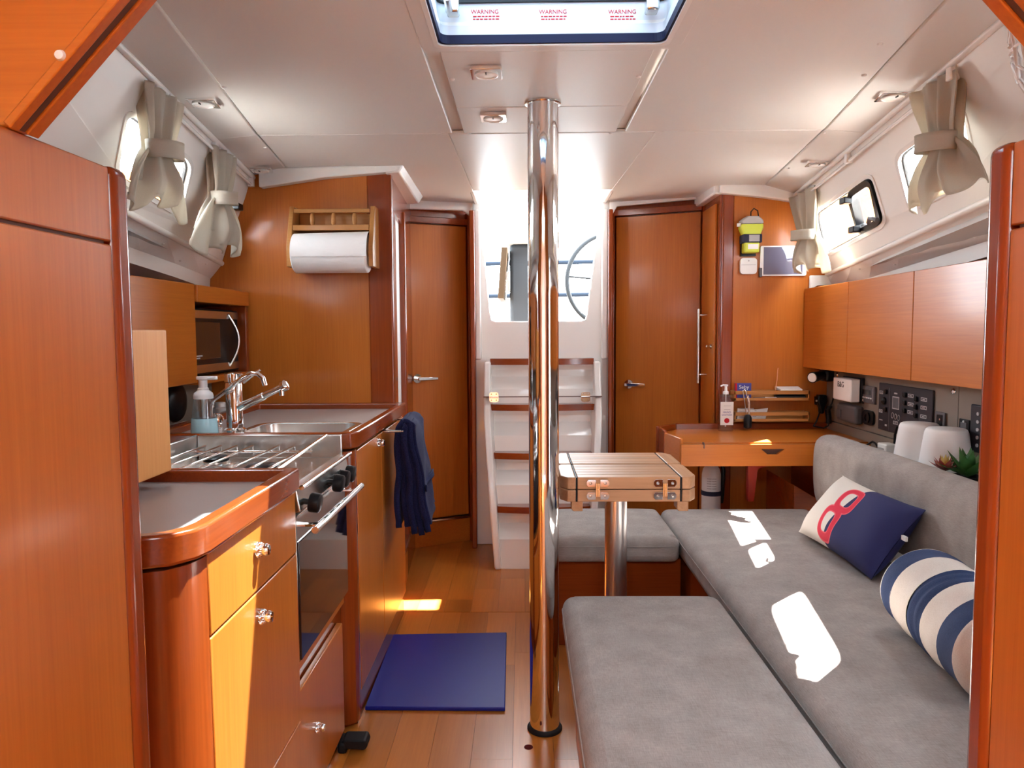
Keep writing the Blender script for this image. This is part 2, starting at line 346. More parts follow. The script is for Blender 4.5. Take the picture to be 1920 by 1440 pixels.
# roof skin over the aft part, with the companionway slot left open
ro = M()
ro.prism([(P1(2.44, -1).x - .05, 2.44, 1.885), (-0.24, 2.44, 1.885), (-0.24, 4.5, 1.955), (P1(4.5, -1).x - .05, 4.5, 1.955)], (0, 0, .03))
ro.prism([(0.444, 2.44, 1.885), (P1(2.44, 1).x + .05, 2.44, 1.885), (P1(4.5, 1).x + .05, 4.5, 1.955), (0.444, 4.5, 1.955)], (0, 0, .03))
ro.prism([(-0.24, 2.44, 1.885), (0.444, 2.44, 1.885), (0.444, 3.74, 1.925), (-0.24, 3.74, 1.925)], (0, 0, .03))
ro.build('roof_skin', 'gelo', ceiling)
M().box(-0.262, -0.238, 3.745, 4.5, 1.906, 2.06).build('hatch_coaming', 'gel', ceiling, bev=.006)
M().box(0.442, 0.466, 3.745, 4.5, 1.906, 2.06).build('hatch_coaming', 'gel', ceiling, bev=.006)
M().box(-0.262, 0.466, 3.715, 3.742, 1.908, 2.04).build('hatch_coaming', 'gel', ceiling, bev=.006)
for px, py in ((397, 181), (420, 163), (447, 276), (497, 276), (1620, 140), (1650, 82), (1545, 248), (1630, 258), (1478, 315), (1546, 330), (848, 148), (1197, 143), (880, 251), (1145, 249)):
    p = atZ(px, py, CEIL); M().lathe([(0.0065, 0), (0.006, 0.003), (0.0035, 0.0045), (0.0001, 0.005)], p, (0, 0, -1), 12).build('screw_cap', 'lining', ceiling, smooth=50)

# --- hull sides with their windows (built as wall_left and wall_right)
WINS = {-1: [(1.86, 2.41, 1.94, 2.48), (2.66, 3.0, 2.74, 3.08)], 1: [(1.92, 2.41, 2.02, 2.50), (2.65, 3.49, 2.73, 3.62)]}
T0, T1 = 0.30, 0.78
wi = 0
walls = {}
for s in (-1, 1):
    y0, y1 = 0.72, 4.4
    loop = [side(y0, -0.16, s), side(y1, -0.16, s), side(y1, 1, s), side(y0, 1, s)]
    # finer outer loop so the twisted strip stays smooth
    N = 12
    loop = [side(y0 + (y1 - y0) * i / N, -0.16, s) for i in range(N + 1)] + [side(y1 - (y1 - y0) * i / N, 1, s) for i in range(N + 1)]
    holes = []
    for (a, b, c, d) in WINS[s]:
        q = round_poly([(a, T0, 0), (b, T0, 0), (d, T1, 0), (c, T1, 0)], 0.09, 5)
        holes.append([side(p[0], p[1], s) for p in q])
    side_name = 'wall_left' if s < 0 else 'wall_right'
    m = M()
    hull = [P3(y0, s), P3(y1, s)]
    sec = lambda y: [P3(y, s) + V(0, 0, 0), P3(y, s) + V(s * .004, 0, -.05), V(XC + s * 1.72, y, P3(y, s).z - .09), V(XC + s * 1.74, y, 0.9), V(XC + s * 1.6, y, 0.4), V(XC + s * 1.3, y, -0.02)]
    ny = 14
    m.grid(lambda u, v: sec(y0 + (y1 - y0) * u)[round(v * 5)], ny, 6)
    wall = struct(side_name, m, 'lining', smooth=25); walls[s] = wall
    M().prism(loop, V(s * 0.028, 0, 0.012), holes).build('window_panel', 'lining', wall, smooth=25)
    m = M(); m.grid(lambda u, v: P2(y0 + (y1 - y0) * u, s).lerp(P3(y0 + (y1 - y0) * u, s), v) + V(0, 0, -.001), 14, 2)
    m.build('side_deck_underside', 'lining', wall, solid=.004)
    # rounded edge between panel and underside
    M().tube([P2(y0 + (y1 - y0) * i / 12, s) + V(-s * .000, 0, .002) for i in range(13)], 0.011, 10).build('edge_moulding', 'lining', wall, smooth=60)
    for k in range(6):
        y = 1.75 + k * (0.24 if s < 0 else .3); p = P2(y, s).lerp(P3(y, s), .35 if k % 2 else .75) + V(0, 0, -.003)
        M().lathe([(0.007, 0), (0.006, 0.003), (0.0001, 0.005)], p, (0, 0, -1), 12).build('screw_cap', 'lining', wall, smooth=50)
    for wn, (a, b, c, d) in enumerate(WINS[s]):
        wi += 1
        off = V(s * 0.018, 0, 0.008)
        def q(e, r=0.09): return [side(p[0], p[1], s) for p in round_poly([(a - e, T0 - e * 2.2, 0), (b + e, T0 - e * 2.2, 0), (d + e, T1 + e * 2.2, 0), (c - e, T1 + e * 2.2, 0)], r, 5)]
        wl = 'portlight between curtains on the galley side' if s < 0 else 'portlight in the coachroof side above the settee'
        wr = thing('window_%d' % wi, None, None, side((a + d) / 2, .8, s)); tag(wr, kind='structure')
        nrm = (P2(2, s) - P1(2, s)).cross(V(0, 1, 0)).normalized(); nrm = nrm if nrm.x * s < 0 else -nrm   # into the cabin
        M().prism([p + nrm * .004 for p in q(0.012, .1)], -nrm * .008, [[p + nrm * .004 for p in q(-0.006, .085)]]).build('window_frame', 'gel', wr, smooth=30)
        M().prism([p - nrm * .012 for p in q(0.008)], -nrm * .008, [[p - nrm * .012 for p in q(-0.012, .08)]]).build('window_seal', 'black', wr)
        M().prism([p - nrm * .016 for p in q(0.004)], -nrm * .005).build('pane', 'pane', wr)
        cp = (side(a, T0, s) + side(b, T0, s) + side(c, T1, s) + side(d, T1, s)) / 4 - nrm * .05
        r_ = V(0, s * (b - a) / 2 * 1.05, 0); u_ = (side(a, T0, s) - side(a, T1, s)) / 2 * 1.05
        portal('window_sky', cp, r_, u_)
        if wn == 1:   # the opening portlight set into this pane: dark frame with latches
            ya, yb = (a + .015, a + .30) if s > 0 else (a + .10, a + .32)
            fr = lambda e, r: [side(p[0] , p[1], s) + nrm * .012 for p in round_poly([(ya + e, T0 + .02 + 2 * e, 0), (yb - e, T0 + .02 + 2 * e, 0), (yb + .08 - e, T1 - .02 - 2 * e, 0), (ya + .08 + e, T1 - .02 - 2 * e, 0)], r, 5)]
            op = M().prism(fr(0, .08), -nrm * .035, [fr(0.03, .05)]).build('opening_frame', 'black', wr, bev=.003, label='black frame of the opening portlight')
            M().prism([p - nrm * .02 for p in fr(0.028, .05)], -nrm * .003).build('pane', 'pane', op)
            for tt in (T0 + .08, T1 - .10):
                c0 = side(yb + .08 * (tt - T0) / (T1 - T0) - .02, tt, s) + nrm * .025
                M().box(c0.x - .016, c0.x + .016, c0.y - .028, c0.y + .022, c0.z - .014, c0.z + .012).build('latch', 'black', op, bev=.004)
            c0 = side(ya + .09, T1 - .08, s) + nrm * .03
            M().tube([c0 + V(0, -.03, 0), c0 + V(-s * .012, 0, .012), c0 + V(0, .035, 0)], .009, 8).build('latch', 'greyp', op, smooth=60)
    # curtain rail along the headlining
    rail = thing('curtain_rail', ('white plastic curtain rail along the galley side headlining' if s < 0 else 'white plastic curtain rail above the settee portlights'), 'curtain rail', P1(2.4, s) + V(-s * .012, 0, -.03))
    ra, rb = (1.95, 3.10) if s < 0 else (1.88, 3.66)
    pts = [side(ra + (rb - ra) * i / 8, 0.09, s) + V(-s * .012, 0, 0) for i in range(9)]
    M().tube(pts, .0055, 8).build('rod', 'gel', rail, smooth=60)
    for i in (0, 4, 8):
        p = pts[i]; bx(p.x - .012, p.x + .012, p.y - .012, p.y + .012, p.z - .008, p.z + .03).build('bracket', 'white', rail, bev=.003)
    # cornice strip under the headlining
    M().tube([P1(y0 + (y1 - .3 - y0) * i / 10, s) + V(-s * .004, 0, .004) for i in range(11)], .010, 8).build('cornice', 'lining', wall, smooth=60)

# --- deck hatch in the ceiling
wi += 1
hatch = thing('window_%d' % wi, None, None, ((HX0 + HX1) / 2, (HY0 + HY1) / 2, CEIL)); tag(hatch, kind='structure')
def hl(e, z, r=0.02): return [(x, y, z) for x, y in rrect(HX0 - e, HX1 + e, HY0 - e, HY1 + e, r)]
M().prism(hl(.042, CEIL - .004, .03), (0, 0, .016), [hl(.001, CEIL - .004)]).build('hatch_surround', 'vinyl', hatch, bev=.003)
M().prism(hl(.012, CEIL - .007), (0, 0, .004), [hl(.0, CEIL - .007)]).build('hatch_lip', 'lining', hatch, bev=.002)
M().prism(hl(.0005, CEIL - .0028), (0, 0, .0188), [hl(-.005, CEIL - .0028)]).build('hatch_seal', 'bluegum', hatch)
M().prism(hl(.03, CEIL + .016), (0, 0, .022), [hl(-.004, CEIL + .016)]).build('hatch_frame', 'hatchplastic', hatch, bev=.003)
M().prism(hl(.03, CEIL + .038), (0, 0, .050), [hl(.003, CEIL + .038)]).build('hatch_frame', 'hatchplastic', hatch, bev=.003)
M().prism(hl(.03, CEIL + .088), (0, 0, .010), [hl(-.004, CEIL + .088)]).build('hatch_seal', 'black', hatch)
M().prism(hl(.03, CEIL + .092), (0, 0, .010)).build('pane', 'tint', hatch)
for i, px in enumerate((909, 1037, 1167)):
    c = V(atY(px, 27, HY1).x, HY1 + .0025, atY(px, 27, HY1).z)
    text('WARNING', .013, c + V(0, 0, .0065), (1, 0, 0), (0, 0, 1), 'print_red', 'warning_print', hatch)
    b = M(); rnd = random.Random(i)
    for r in range(2):
        x = c.x - .027
        while x < c.x + .025:
            w = rnd.uniform(.004, .009); b.box(x, x + w, c.y - .0006, c.y + .001, c.z - .0045 - r * .006, c.z - .0022 - r * .006); x += w + .002
    b.build('warning_print', 'print_red', hatch)
for x in (HX0 + .035, HX1 - .035):
    M().box(x - .014, x + .014, HY1 - .05, HY1 - .012, CEIL + .05, CEIL + .08).build('hatch_hinge', 'steel', hatch, bev=.004)
M().tube([(HX0 + .025, HY1 - .03, CEIL + .06), (HX0 + .03, HY1 - .06, CEIL + .05), (HX0 + .03, HY1 - .12, CEIL + .05)], .008, 10).build('hatch_catch', 'steel', hatch, smooth=60)
portal('hatch_sky', ((HX0 + HX1) / 2, (HY0 + HY1) / 2, CEIL + .13), (.26, 0, 0), (0, .29, 0))

# --- galley bulkhead (athwartships, aft end of the galley)
bl = M(); bl.prism([(-1.75, 3.13, 0), (-0.543, 3.13, 0), (-0.543, 3.13, 1.878), (-1.75, 3.13, 1.878)], (0, .03, 0))
wall_g = struct('wall_galley', bl, 'wood_z')
M().box(-0.64, -0.538, 3.122, 3.16, 0.3, 1.876).build('corner_post', 'dark_z', wall_g, bev=.008, seg=3)
# white crown moulding in front of the bulkhead top
def crown(n, pts, th=.05, off=(0, -.045, 0)): return struct('trim_%d' % n, M().prism(pts, off), 'gel', bev=.008, seg=3)
z_ = lambda x: 1.79 + (x + 1.07) / (1.07 - .52) * .075
crown(1, [(-1.075, 3.13, 1.80), (-1.075, 3.13, 1.88), (-.50, 3.13, 1.886), (-.50, 3.13, 1.862), (-.56, 3.13, 1.856), (-.8, 3.13, 1.838)])
struct('trim_2', M().hexa([(-.556, 3.09, 1.852), (-.498, 3.085, 1.856), (-.535, 3.93, 1.872), (-.60, 3.93, 1.868), (-.556, 3.09, 1.90), (-.47, 3.085, 1.90), (-.505, 3.96, 1.93), (-.60, 3.96, 1.93)]), 'gel', bev=.006)
# head compartment wall running aft from the bulkhead corner
def wp(name, A, B, z0, z1, th, mat, par=None, off=0.0, bev=0.0, **k):
    """upright slab along the line A-B on plan; th is depth behind the face, off pushes the face out to the room"""
    a, b = V(*A, 0), V(*B, 0); d = (b - a).normalized(); n = V(d.y, -d.x, 0)
    if n.dot(CAM - a) < 0: n = -n
    a0, b0 = a + n * off, b + n * off; a1, b1 = a - n * th, b - n * th
    z = lambda p, h: V(p.x, p.y, h)
    zz0 = z0 if isinstance(z0, tuple) else (z0, z0); zz1 = z1 if isinstance(z1, tuple) else (z1, z1)
    m = M().hexa([z(a0, zz0[0]), z(b0, zz0[1]), z(b1, zz0[1]), z(a1, zz0[0]), z(a0, zz1[0]), z(b0, zz1[1]), z(b1, zz1[1]), z(a1, zz1[0])])
    return m.build(name, mat, par, bev=bev, **k)
HA, HB = V(-.543, 3.15), V(-.605, 4.10)
def hp(y): t = (y - 3.15) / .95; return (HA.x + (HB.x - HA.x) * t, y)
wall_h = wp('wall_head', hp(3.62), hp(4.10), 0, 1.90, .03, 'dark_z', kind='structure')
wp('wall_lower', hp(3.15), hp(3.62), 0, .20, .03, 'wood_z', wall_h)
wp('wall_upper', hp(3.15), hp(3.62), 1.72, 1.90, .03, 'dark_z', wall_h)
wp('jamb', hp(3.15), hp(3.27), .2, 1.72, .03, 'dark_z', wall_h, off=.004, bev=.006)
wp('jamb', hp(3.60), hp(3.66), .2, 1.78, .03, 'dark_z', wall_h, off=.014, bev=.008)
wp('sill', hp(3.20), hp(3.66), .195, .215, .05, 'steel', wall_h, off=.02, bev=.004)
d3 = wp('door_3', hp(3.25), hp(3.62), .21, 1.73, .015, 'lining', kind='structure', off=-.034)
p = V(*hp(3.44), atY(752, 430, 3.44).z); M().box(p.x - .036, p.x - .022, p.y - .03, p.y + .03, p.z - .022, p.z + .022).build('door_catch', 'steel', d3, bev=.006)
# --- aft cabin doors, angled on plan
def aft_door(n, A, B, zt, hinge_at_b, handle_px):
    a, b = V(*A), V(*B); L = (b - a).length; d = (b - a) / L; P = lambda t: tuple(a + d * t)
    w = wp('wall_aft_port' if n == 1 else 'wall_aft_starboard', A, B, 0, 1.955, .07, 'dark_z', kind='structure', off=-.03)
    m = .02 if n == 1 else .015
    j = .055
    left, right = (0, j) if hinge_at_b else (j, 0)
    wp('jamb', P(0) if not hinge_at_b else P(L - j), P(j) if not hinge_at_b else P(L), 0, 1.87, .03, 'dark_z', w, off=.016, bev=.004)
    wp('lintel', P(0), P(L), zt, zt + .035, .03, 'dark_x', w, off=.012, bev=.003)
    wp('kickboard', P(left), P(L - right), 0, .135, .03, 'wood_x', w, off=.006, bev=.002)
    wp('threshold', P(left), P(L - right), .137, .152, .03, 'steel', w, off=.022, bev=.005)
    dr = wp('door_%d' % n, P(left + .006), P(L - right - .006), .156, zt - .006, .025, 'wood_z', kind='structure', off=.004, bev=.003)
    hb = P(L) if hinge_at_b else P(0)
    nn = V(d.y, -d.x); nn = nn if nn.dot(V(0, -1)) > 0 else -nn
    for py in (440, 622):
        z = atY(893, py, 4.25).z; q = V(*hb) + nn * .02
        M().cyl((q.x, q.y, z - .065), (q.x, q.y, z + .065), .0085, n=12).build('hinge', 'steel', dr, smooth=50)
        M().box(q.x - .014, q.x + .014, q.y, q.y + .004, z - .06, z + .06).build('hinge_leaf', 'steel', dr)
    t = handle_px[0]; q = V(*P(t)); z = handle_px[1]; N3 = V(nn.x, nn.y, 0); D3 = V(d.x, d.y, 0)
    c = V(q.x, q.y, z) + N3 * .004
    h = M().cyl(c, c + N3 * .008, .027, .024, 24).build('door_handle', 'chrome', dr, smooth=40)
    M().cyl(c, c + N3 * .05, .009, n=12).build('handle_neck', 'chrome', h, smooth=40)
    e = D3 * .105; k = c + N3 * .048
    M().hexa([k - V(0, 0, .010) - D3 * .012, k - V(0, 0, .008) + e, k - V(0, 0, .008) + e + N3 * .008, k - V(0, 0, .010) - D3 * .012 + N3 * .012,
              k + V(0, 0, .010) - D3 * .012, k + V(0, 0, .008) + e, k + V(0, 0, .008) + e + N3 * .008, k + V(0, 0, .010) - D3 * .012 + N3 * .012]).build('lever', 'chrome', h, bev=.003)
    return dr
aft_door(1, (-.615, 4.09), (-.262, 4.276), 1.80, True, (.035, .95))
aft_door(2, (.474, 4.276), (.965, 4.06), 1.845, False, (.14, .905))
crown(3, [(-.64, 4.10, 1.87), (-.64, 4.10, 1.95), (-.25, 4.25, 1.95), (-.25, 4.25, 1.84), (-.30, 4.24, 1.855), (-.33, 4.22, 1.875)], off=(0, -.03, 0))
crown(4, [(.99, 4.06, 1.905), (.99, 4.06, 1.97), (.46, 4.28, 1.97), (.46, 4.28, 1.83), (.50, 4.27, 1.84), (.53, 4.24, 1.895)], off=(0, -.03, 0))
# --- companionway bulkhead
cw = [(-.27, 4.16, 0), (-.27, 4.16, 2.06), (-.235, 4.16, 2.06)] + [(-.222, 4.16, 1.80)] + [(-.178, 4.16, 1.30), (-.172, 4.16, 1.27), (-.15, 4.16, 1.262)] + [(.33, 4.16, 1.262), (.352, 4.16, 1.27), (.358, 4.16, 1.30)] + [(.425, 4.16, 1.80)] + [(.44, 4.16, 2.06), (.482, 4.16, 2.06), (.482, 4.16, 0)]
wall_c = struct('wall_aft', M().prism(cw, (0, .05, 0)), 'gel', bev=.006)
M().box(-.262, -.228, 4.12, 4.17, 1.05, 1.87).build('slide_track', 'gel', wall_c, bev=.01, seg=3)
M().box(.436, .472, 4.12, 4.17, 1.05, 1.87).build('slide_track', 'gel', wall_c, bev=.01, seg=3)
M().box(-.285, -.257, 4.08, 4.30, 0, 1.86).build('side_jamb', 'dark_z', wall_c, bev=.006)
M().box(.468, .492, 4.08, 4.30, 0, 1.86).build('side_jamb', 'dark_z', wall_c, bev=.006)
portal('companionway_sky', (.10, 4.32, 1.72), (-.36, 0, 0), (0, 0, .42))
portal('slide_hatch_sky', (.10, 4.03, 2.08), (.34, 0, 0), (0, .33, 0))
# --- starboard bulkhead behind the chart table, and the hanging locker beside it
wall_n = struct('wall_chart_table', M().prism([(.985, 3.70, 0), (1.80, 3.70, 0), (1.80, 3.70, 1.90), (.985, 3.70, 1.90)], (0, .03, 0)), 'wood_z')
M().box(.978, 1.035, 3.694, 3.74, 0, 1.895).build('corner_post', 'dark_z', wall_n, bev=.008, seg=3)
M().prism([(1.40, 3.695, 1.40), (1.44, 3.695, 1.42), (1.70, 3.695, 1.42), (1.70, 3.695, 1.47), (1.40, 3.695, 1.47)], (0, -.015, 0)).build('moulding', 'lining', wall_n, bev=.006)
wall_l = struct('wall_locker', M().prism([(.97, 3.71, 0), (.97, 4.08, 0), (.97, 4.08, 1.90), (.97, 3.71, 1.90)], (.03, 0, 0)), 'dark_z')
d4 = struct('door_4', bx(.958, .969, 3.76, 4.02, .12, 1.83), 'wood_z', bev=.002)
h = M().cyl((.915, 3.90, atX(1320, 722, .915).z), (.915, 3.90, atX(1320, 578, .915).z), .0075, n=12).build('pull_bar', 'steel', d4, smooth=40)
for py in (705, 590):
    z = atX(1320, py, .915).z; M().cyl((.915, 3.90, z), (.96, 3.90, z), .0055, n=10).build('bar_post', 'steel', h, smooth=40)
z = atX(1333, 650, .955).z; M().lathe([(.012, 0), (.012, .006), (.006, .008), (.006, .02), (.010, .026), (.0001, .03)], (.958, 3.80, z), (-1, 0, 0), 16).build('lock_knob', 'steel', d4, smooth=40)
M().box(.962, 1.03, 4.035, 4.16, 0, 1.95).build('corner_filler', 'dark_z', wall_l)
M().box(-.68, -.606, 4.06, 4.20, 0, 1.95).build('corner_filler', 'dark_z', wall_h)
crown(5, [(.955, 3.70, 1.865), (.955, 3.70, 1.91), (1.34, 3.70, 1.90), (1.34, 3.70, 1.828), (1.30, 3.70, 1.822), (1.15, 3.70, 1.845)])
struct('trim_6', bx(.93, .975, 3.68, 4.10, 1.865, 1.93), 'gel', bev=.008)
# --- forward arch the picture is taken through, and the cabin behind it
for s in (-1, 1):
    X = .5 if s < 0 else .583
    pts = [(s * X, 1.412), (s * (X - .44), 1.878), (s * 1.35, 1.878), (s * 1.35, 1.412)]
    a = struct('wall_forward_port' if s < 0 else 'wall_forward_starboard', M().prism([(x, .738, z) for x, z in pts], (0, .034, 0)), 'wood_x', bev=.002)
    dn = V(-s * .44, 0, .466).normalized(); nn = V(-s * dn.z, 0, -s * -dn.x); nn = nn if nn.z < 0 else -nn
    base = V(s * X, .738, 1.412)
    def strip(y0, y1, h0, h1, mat, name):
        p = lambda t, y, h: base + dn * t + nn * h + V(0, y, 0)
        M().hexa([p(0, y0, h0), p(.64, y0, h0), p(.64, y1, h0), p(0, y1, h0), p(0, y0, h1), p(.64, y0, h1), p(.64, y1, h1), p(0, y1, h1)]).build(name, mat, a, bev=.0015)
    strip(-.004, .010, -.005, .004, 'wood_x', 'edge_strip'); strip(.010, .022, -.005, .0015, 'groove', 'door_seal'); strip(.022, .040, -.005, .004, 'wood_x', 'edge_strip')
    if s < 0:
        q = atY(118, 107, .738); M().lathe([(.0055, 0), (.0055, .004), (.0042, .007), (.0001, .008)], q, (0, -1, 0), 18).build('door_bumper', 'lining', a, smooth=50, label='small cream round door bumper')
struct('wall_fore_port', bx(-1.35, -1.30, -1.7, .74, 0, 1.9), 'lining'); struct('wall_fore_starboard', bx(1.30, 1.35, -1.7, .74, 0, 1.9), 'lining')
wall_f = struct('wall_fore', bx(-1.35, 1.35, -1.75, -1.7, 0, 1.9), 'lining')
ceil_f = struct('ceiling_fore', M().prism([(-1.35, -1.75, 1.878), (1.35, -1.75, 1.878), (1.35, .74, 1.878), (-1.35, .74, 1.878)], (0, 0, .03), [[(x, y, 1.878) for x, y in rrect(-.35, .45, -1.05, -.15, .06)]]), 'vinyl')
M().prism([(x, y, 1.90) for x, y in rrect(-.38, .48, -1.08, -.12, .06)], (0, 0, .01)).build('fore_hatch_pane', 'pane', ceil_f)
portal('fore_hatch_sky', (.05, -.60, 1.95), (.41, 0, 0), (0, .46, 0))
for s in (-1, 1):
    pass

# --- deck, cockpit and water outside
dk = M()
for s in (-1, 1):
    dk.prism([P2(.3, s) + V(s * .032, 0, 0), P2(4.5, s) + V(s * .032, 0, 0), V(XC + s * 2.1, 4.5, 1.42), V(XC + s * 1.8, .3, 1.5)], (0, 0, -.03))
struct('deck_sides', dk, 'gelo')
struct('ground_water', bx(-60, 60, -60, 60, -0.5, -0.4), 'sea')

# unseen hood added to block sky light; its opening shapes the floor sun patch
hood = thing('sky_blocking_hood', 'unseen grey canvas hood added over the companionway to cut sky light', 'sky_blocking_hood', (.1, 3.9, 1.96))
hz = lambda y: 1.97 + .46 * math.sin(min(1, (y - 3.2) / 1.5) * PI / 2)
def hpt(x, y): return V(x, y, hz(y) * 1 - (.02 + .98 * min(1, (y - 3.2) / .8)) * .36 * (abs(x - .1) / 1.0) ** 2)
HW = [(.33, 3.68), (.55, 3.68), (.55, 3.96), (.33, 3.96)]
m = M()
xs_ = [-.9, -.6, -.3, 0, .33, .55, .8, 1.1]; yy_ = [3.2, 3.4, 3.68, 3.96, 4.3, 4.7, 5.0]
for i in range(len(xs_) - 1):
    for j in range(len(yy_) - 1):
        if (i, j) == (4, 2): continue
        m.add([hpt(xs_[i], yy_[j]), hpt(xs_[i + 1], yy_[j]), hpt(xs_[i + 1], yy_[j + 1]), hpt(xs_[i], yy_[j + 1])], [[0, 1, 2, 3]])
m.build('canvas_top', 'hoodcanvas', hood, solid=.004, weld=True, smooth=60)
M().add([hpt(.33, 3.68), hpt(.55, 3.68), hpt(.55, 3.96), hpt(.33, 3.96)], [[0, 1, 2, 3]]).build('sun_patch_window', 'pane', hood, solid=.002)  # clear panel added where the sun must pass to reach the floor
for y in (3.2, 5.0): M().tube([hpt(-.9 + 2.0 * i / 16, y) + V(0, 0, -.012) for i in range(17)] , .011, 8).build('hoop', 'steel', hood, smooth=60)
for x in (-.9, 1.1): M().tube([hpt(x, 5.0), V(x, 4.6, 1.95)], .011, 8).build('hoop_leg', 'steel', hood, smooth=60)
# ================================================================== FOREGROUND LOCKERS
def fore_locker(s, X, y1, label):
    t = thing('tall_locker', label, 'locker', (s * (X + .35), .4, 0))
    xb = s * 1.02
    M().box(s * (X + .004), xb, -.2, y1 - .03, 0, 1.318).build('lower_panel', 'wood_z', t, bev=.002)
    M().box(s * (X + .004), xb, -.2, y1 - .03, 1.322, 1.412).build('upper_panel', 'wood_z', t, bev=.002)
    M().box(s * (X + .008), xb, -.2, y1 - .04, 1.31, 1.33).build('shadow_gap', 'groove', t)
    M().box(s * X, xb, y1 - .028, y1 + .012, 0, 1.416).build('corner_post', 'dark_z', t, bev=.012, seg=4)
    return t
fore_locker(-1, .5, .95, 'tall glossy wooden locker by the arch, in front of the galley worktop')
fore_locker(1, .535, .872, 'tall glossy wooden locker by the arch, in front of the settee')

# ================================================================== GALLEY
GX = -.505     # face of the galley units
def knob(parent, c, axis=(1, 0, 0), r=.012):
    k = M().lathe([(r * 1.25, 0), (r * 1.25, .003), (r * .9, .005), (r * .55, .007), (r * .55, .012), (r * .95, .015), (r, .020), (r * .8, .025), (.0001, .026)], c, axis, 20).build('knob', 'chrome', parent, smooth=40)
    a = Vector(axis)
    u = a.orthogonal().normalized(); w = a.cross(u)
    m = M()
    for i in range(6):
        q = Vector(c) + (u * math.cos(i * PI / 3) + w * math.sin(i * PI / 3)) * r * 1.0 + a * .004
        m.lathe([(r * .38, 0), (r * .38, .004), (.0001, .008)], q, axis, 8)
    m.build('rosette', 'chrome', k, smooth=50)
    return k
NY0, NY1, WT = 1.06, 1.625, .862      # forward galley unit
u = thing('base_cabinet', 'low galley cabinet with drawer and doors beside the stove, lit by sun', 'cabinet', (-.8, 1.35, 0))
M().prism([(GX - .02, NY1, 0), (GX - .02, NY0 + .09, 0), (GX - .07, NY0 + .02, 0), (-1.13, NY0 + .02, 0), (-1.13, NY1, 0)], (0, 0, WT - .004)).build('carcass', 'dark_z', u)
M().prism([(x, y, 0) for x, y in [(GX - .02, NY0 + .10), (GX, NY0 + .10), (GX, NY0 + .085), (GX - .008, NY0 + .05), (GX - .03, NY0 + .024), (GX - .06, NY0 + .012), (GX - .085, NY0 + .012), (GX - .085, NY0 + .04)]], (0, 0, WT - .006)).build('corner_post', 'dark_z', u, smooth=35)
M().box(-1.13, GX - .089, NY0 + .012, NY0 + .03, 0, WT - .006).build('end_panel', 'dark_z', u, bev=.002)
def front(par, y0, y1, z0, z1, name='door', mat='wood_z'): return bx(GX - .018, GX + .001, y0, y1, z0, z1).build(name, mat, par, bev=.0025)
d = front(u, NY0 + .104, NY1 - .003, .722, .858, 'drawer'); knob(d, (GX, 1.378, .80))
d = front(u, NY0 + .104, NY1 - .003, .338, .718); knob(d, (GX, 1.383, .668))
d = front(u, NY0 + .104, NY1 - .003, .06, .334, 'lower_door')
def fiddled_top(name, label, outer, z0, zt, h, par_holes=(), fiddle_w=.035, mat='laminate'):
    """worktop slab with a raised solid-wood fiddle around the outline"""
    xs = [p[0] for p in outer]; ys = [p[1] for p in outer]
    t = thing(name, label, 'worktop', ((min(xs) + max(xs)) / 2, (min(ys) + max(ys)) / 2, z0))
    k = len(outer); inner = []
    for i in range(k):
        p, a, b = V(*outer[i]), V(*outer[i - 1]), V(*outer[(i + 1) % k])
        d1, d2 = (p - a).normalized(), (b - p).normalized(); n1, n2 = V(-d1.y, d1.x), V(-d2.y, d2.x); bis = (n1 + n2).normalized()
        inner.append(p + bis * (fiddle_w / max(.35, bis.dot(n1))))
    M().prism([(p.x, p.y, z0) for p in inner], (0, 0, zt - z0), [[(x, y, z0) for x, y in hl] for hl in par_holes]).build('surface', mat, t)
    M().prism([(*p, z0 - .0) for p in outer], (0, 0, h - z0), [[(p.x, p.y, z0) for p in inner]]).build('fiddle', 'dark_y', t, bev=.006, seg=3)
    return t
fiddled_top('worktop', 'grey worktop with raised red-brown edge on the drawer cabinet', [(GX + .012, NY1 - .002), (-1.135, NY1 - .002), (-1.135, NY0), (GX - .07, NY0), (GX - .02, NY0 + .02), (GX + .005, NY0 + .055), (GX + .012, NY0 + .09)], WT, .886, .912, fiddle_w=.028)
# small locker standing on the outboard edge of that worktop
u = thing('side_locker', 'pale wooden box locker standing above the forward worktop edge', 'locker', (-.95, 1.4, .914))
M().box(-1.13, -.772, 1.10, 1.565, .914, 1.21).build('carcass', 'wood_z', u, bev=.002)
M().box(-.770, -.752, 1.10, 1.572, .916, 1.216).build('front_panel', 'pale_z', u, bev=.003)
# stove
SY0, SY1, SX = 1.645, 2.115, -.53
st = thing('gas_stove', 'stainless gas stove with pan rails, black knobs and oven', 'stove', (-.74, 1.88, .45))
M().box(-1.0, SX, SY0, SY1, .45, .835).build('body', 'steel', st, bev=.004)
hob = M().box(-.99, SX + .005, SY0, SY1, .836, .850).build('hob_plate', 'steel', st, bev=.004)
M().box(-.935, SX + .01, SY1 + .002, SY1 + .010, .838, .916).build('splash_guard', 'steel', st, bev=.003)
M().box(-.945, -.937, SY0, SY1 + .010, .838, .916).build('splash_guard', 'steel', st, bev=.003)
M().box(-.935, SX - .05, SY0 - .010, SY0 - .002, .838, .885).build('splash_guard', 'steel', st, bev=.003)
M().tube([(SX - .035, SY0, .893), (SX - .035, SY1, .913)], .005, 8).build('fiddle_rail', 'chrome', st, smooth=60)
for x in (-.90, -.855, -.81, -.765, -.69, -.645, -.60):
    g_ = M().tube([(x, SY0 + .02, .862), (x, SY0 + .02, .889), (x, SY1 - .03, .889), (x, SY1 - .03, .862)], .0032, 8).build('grate_rod', 'chrome', st, smooth=60)
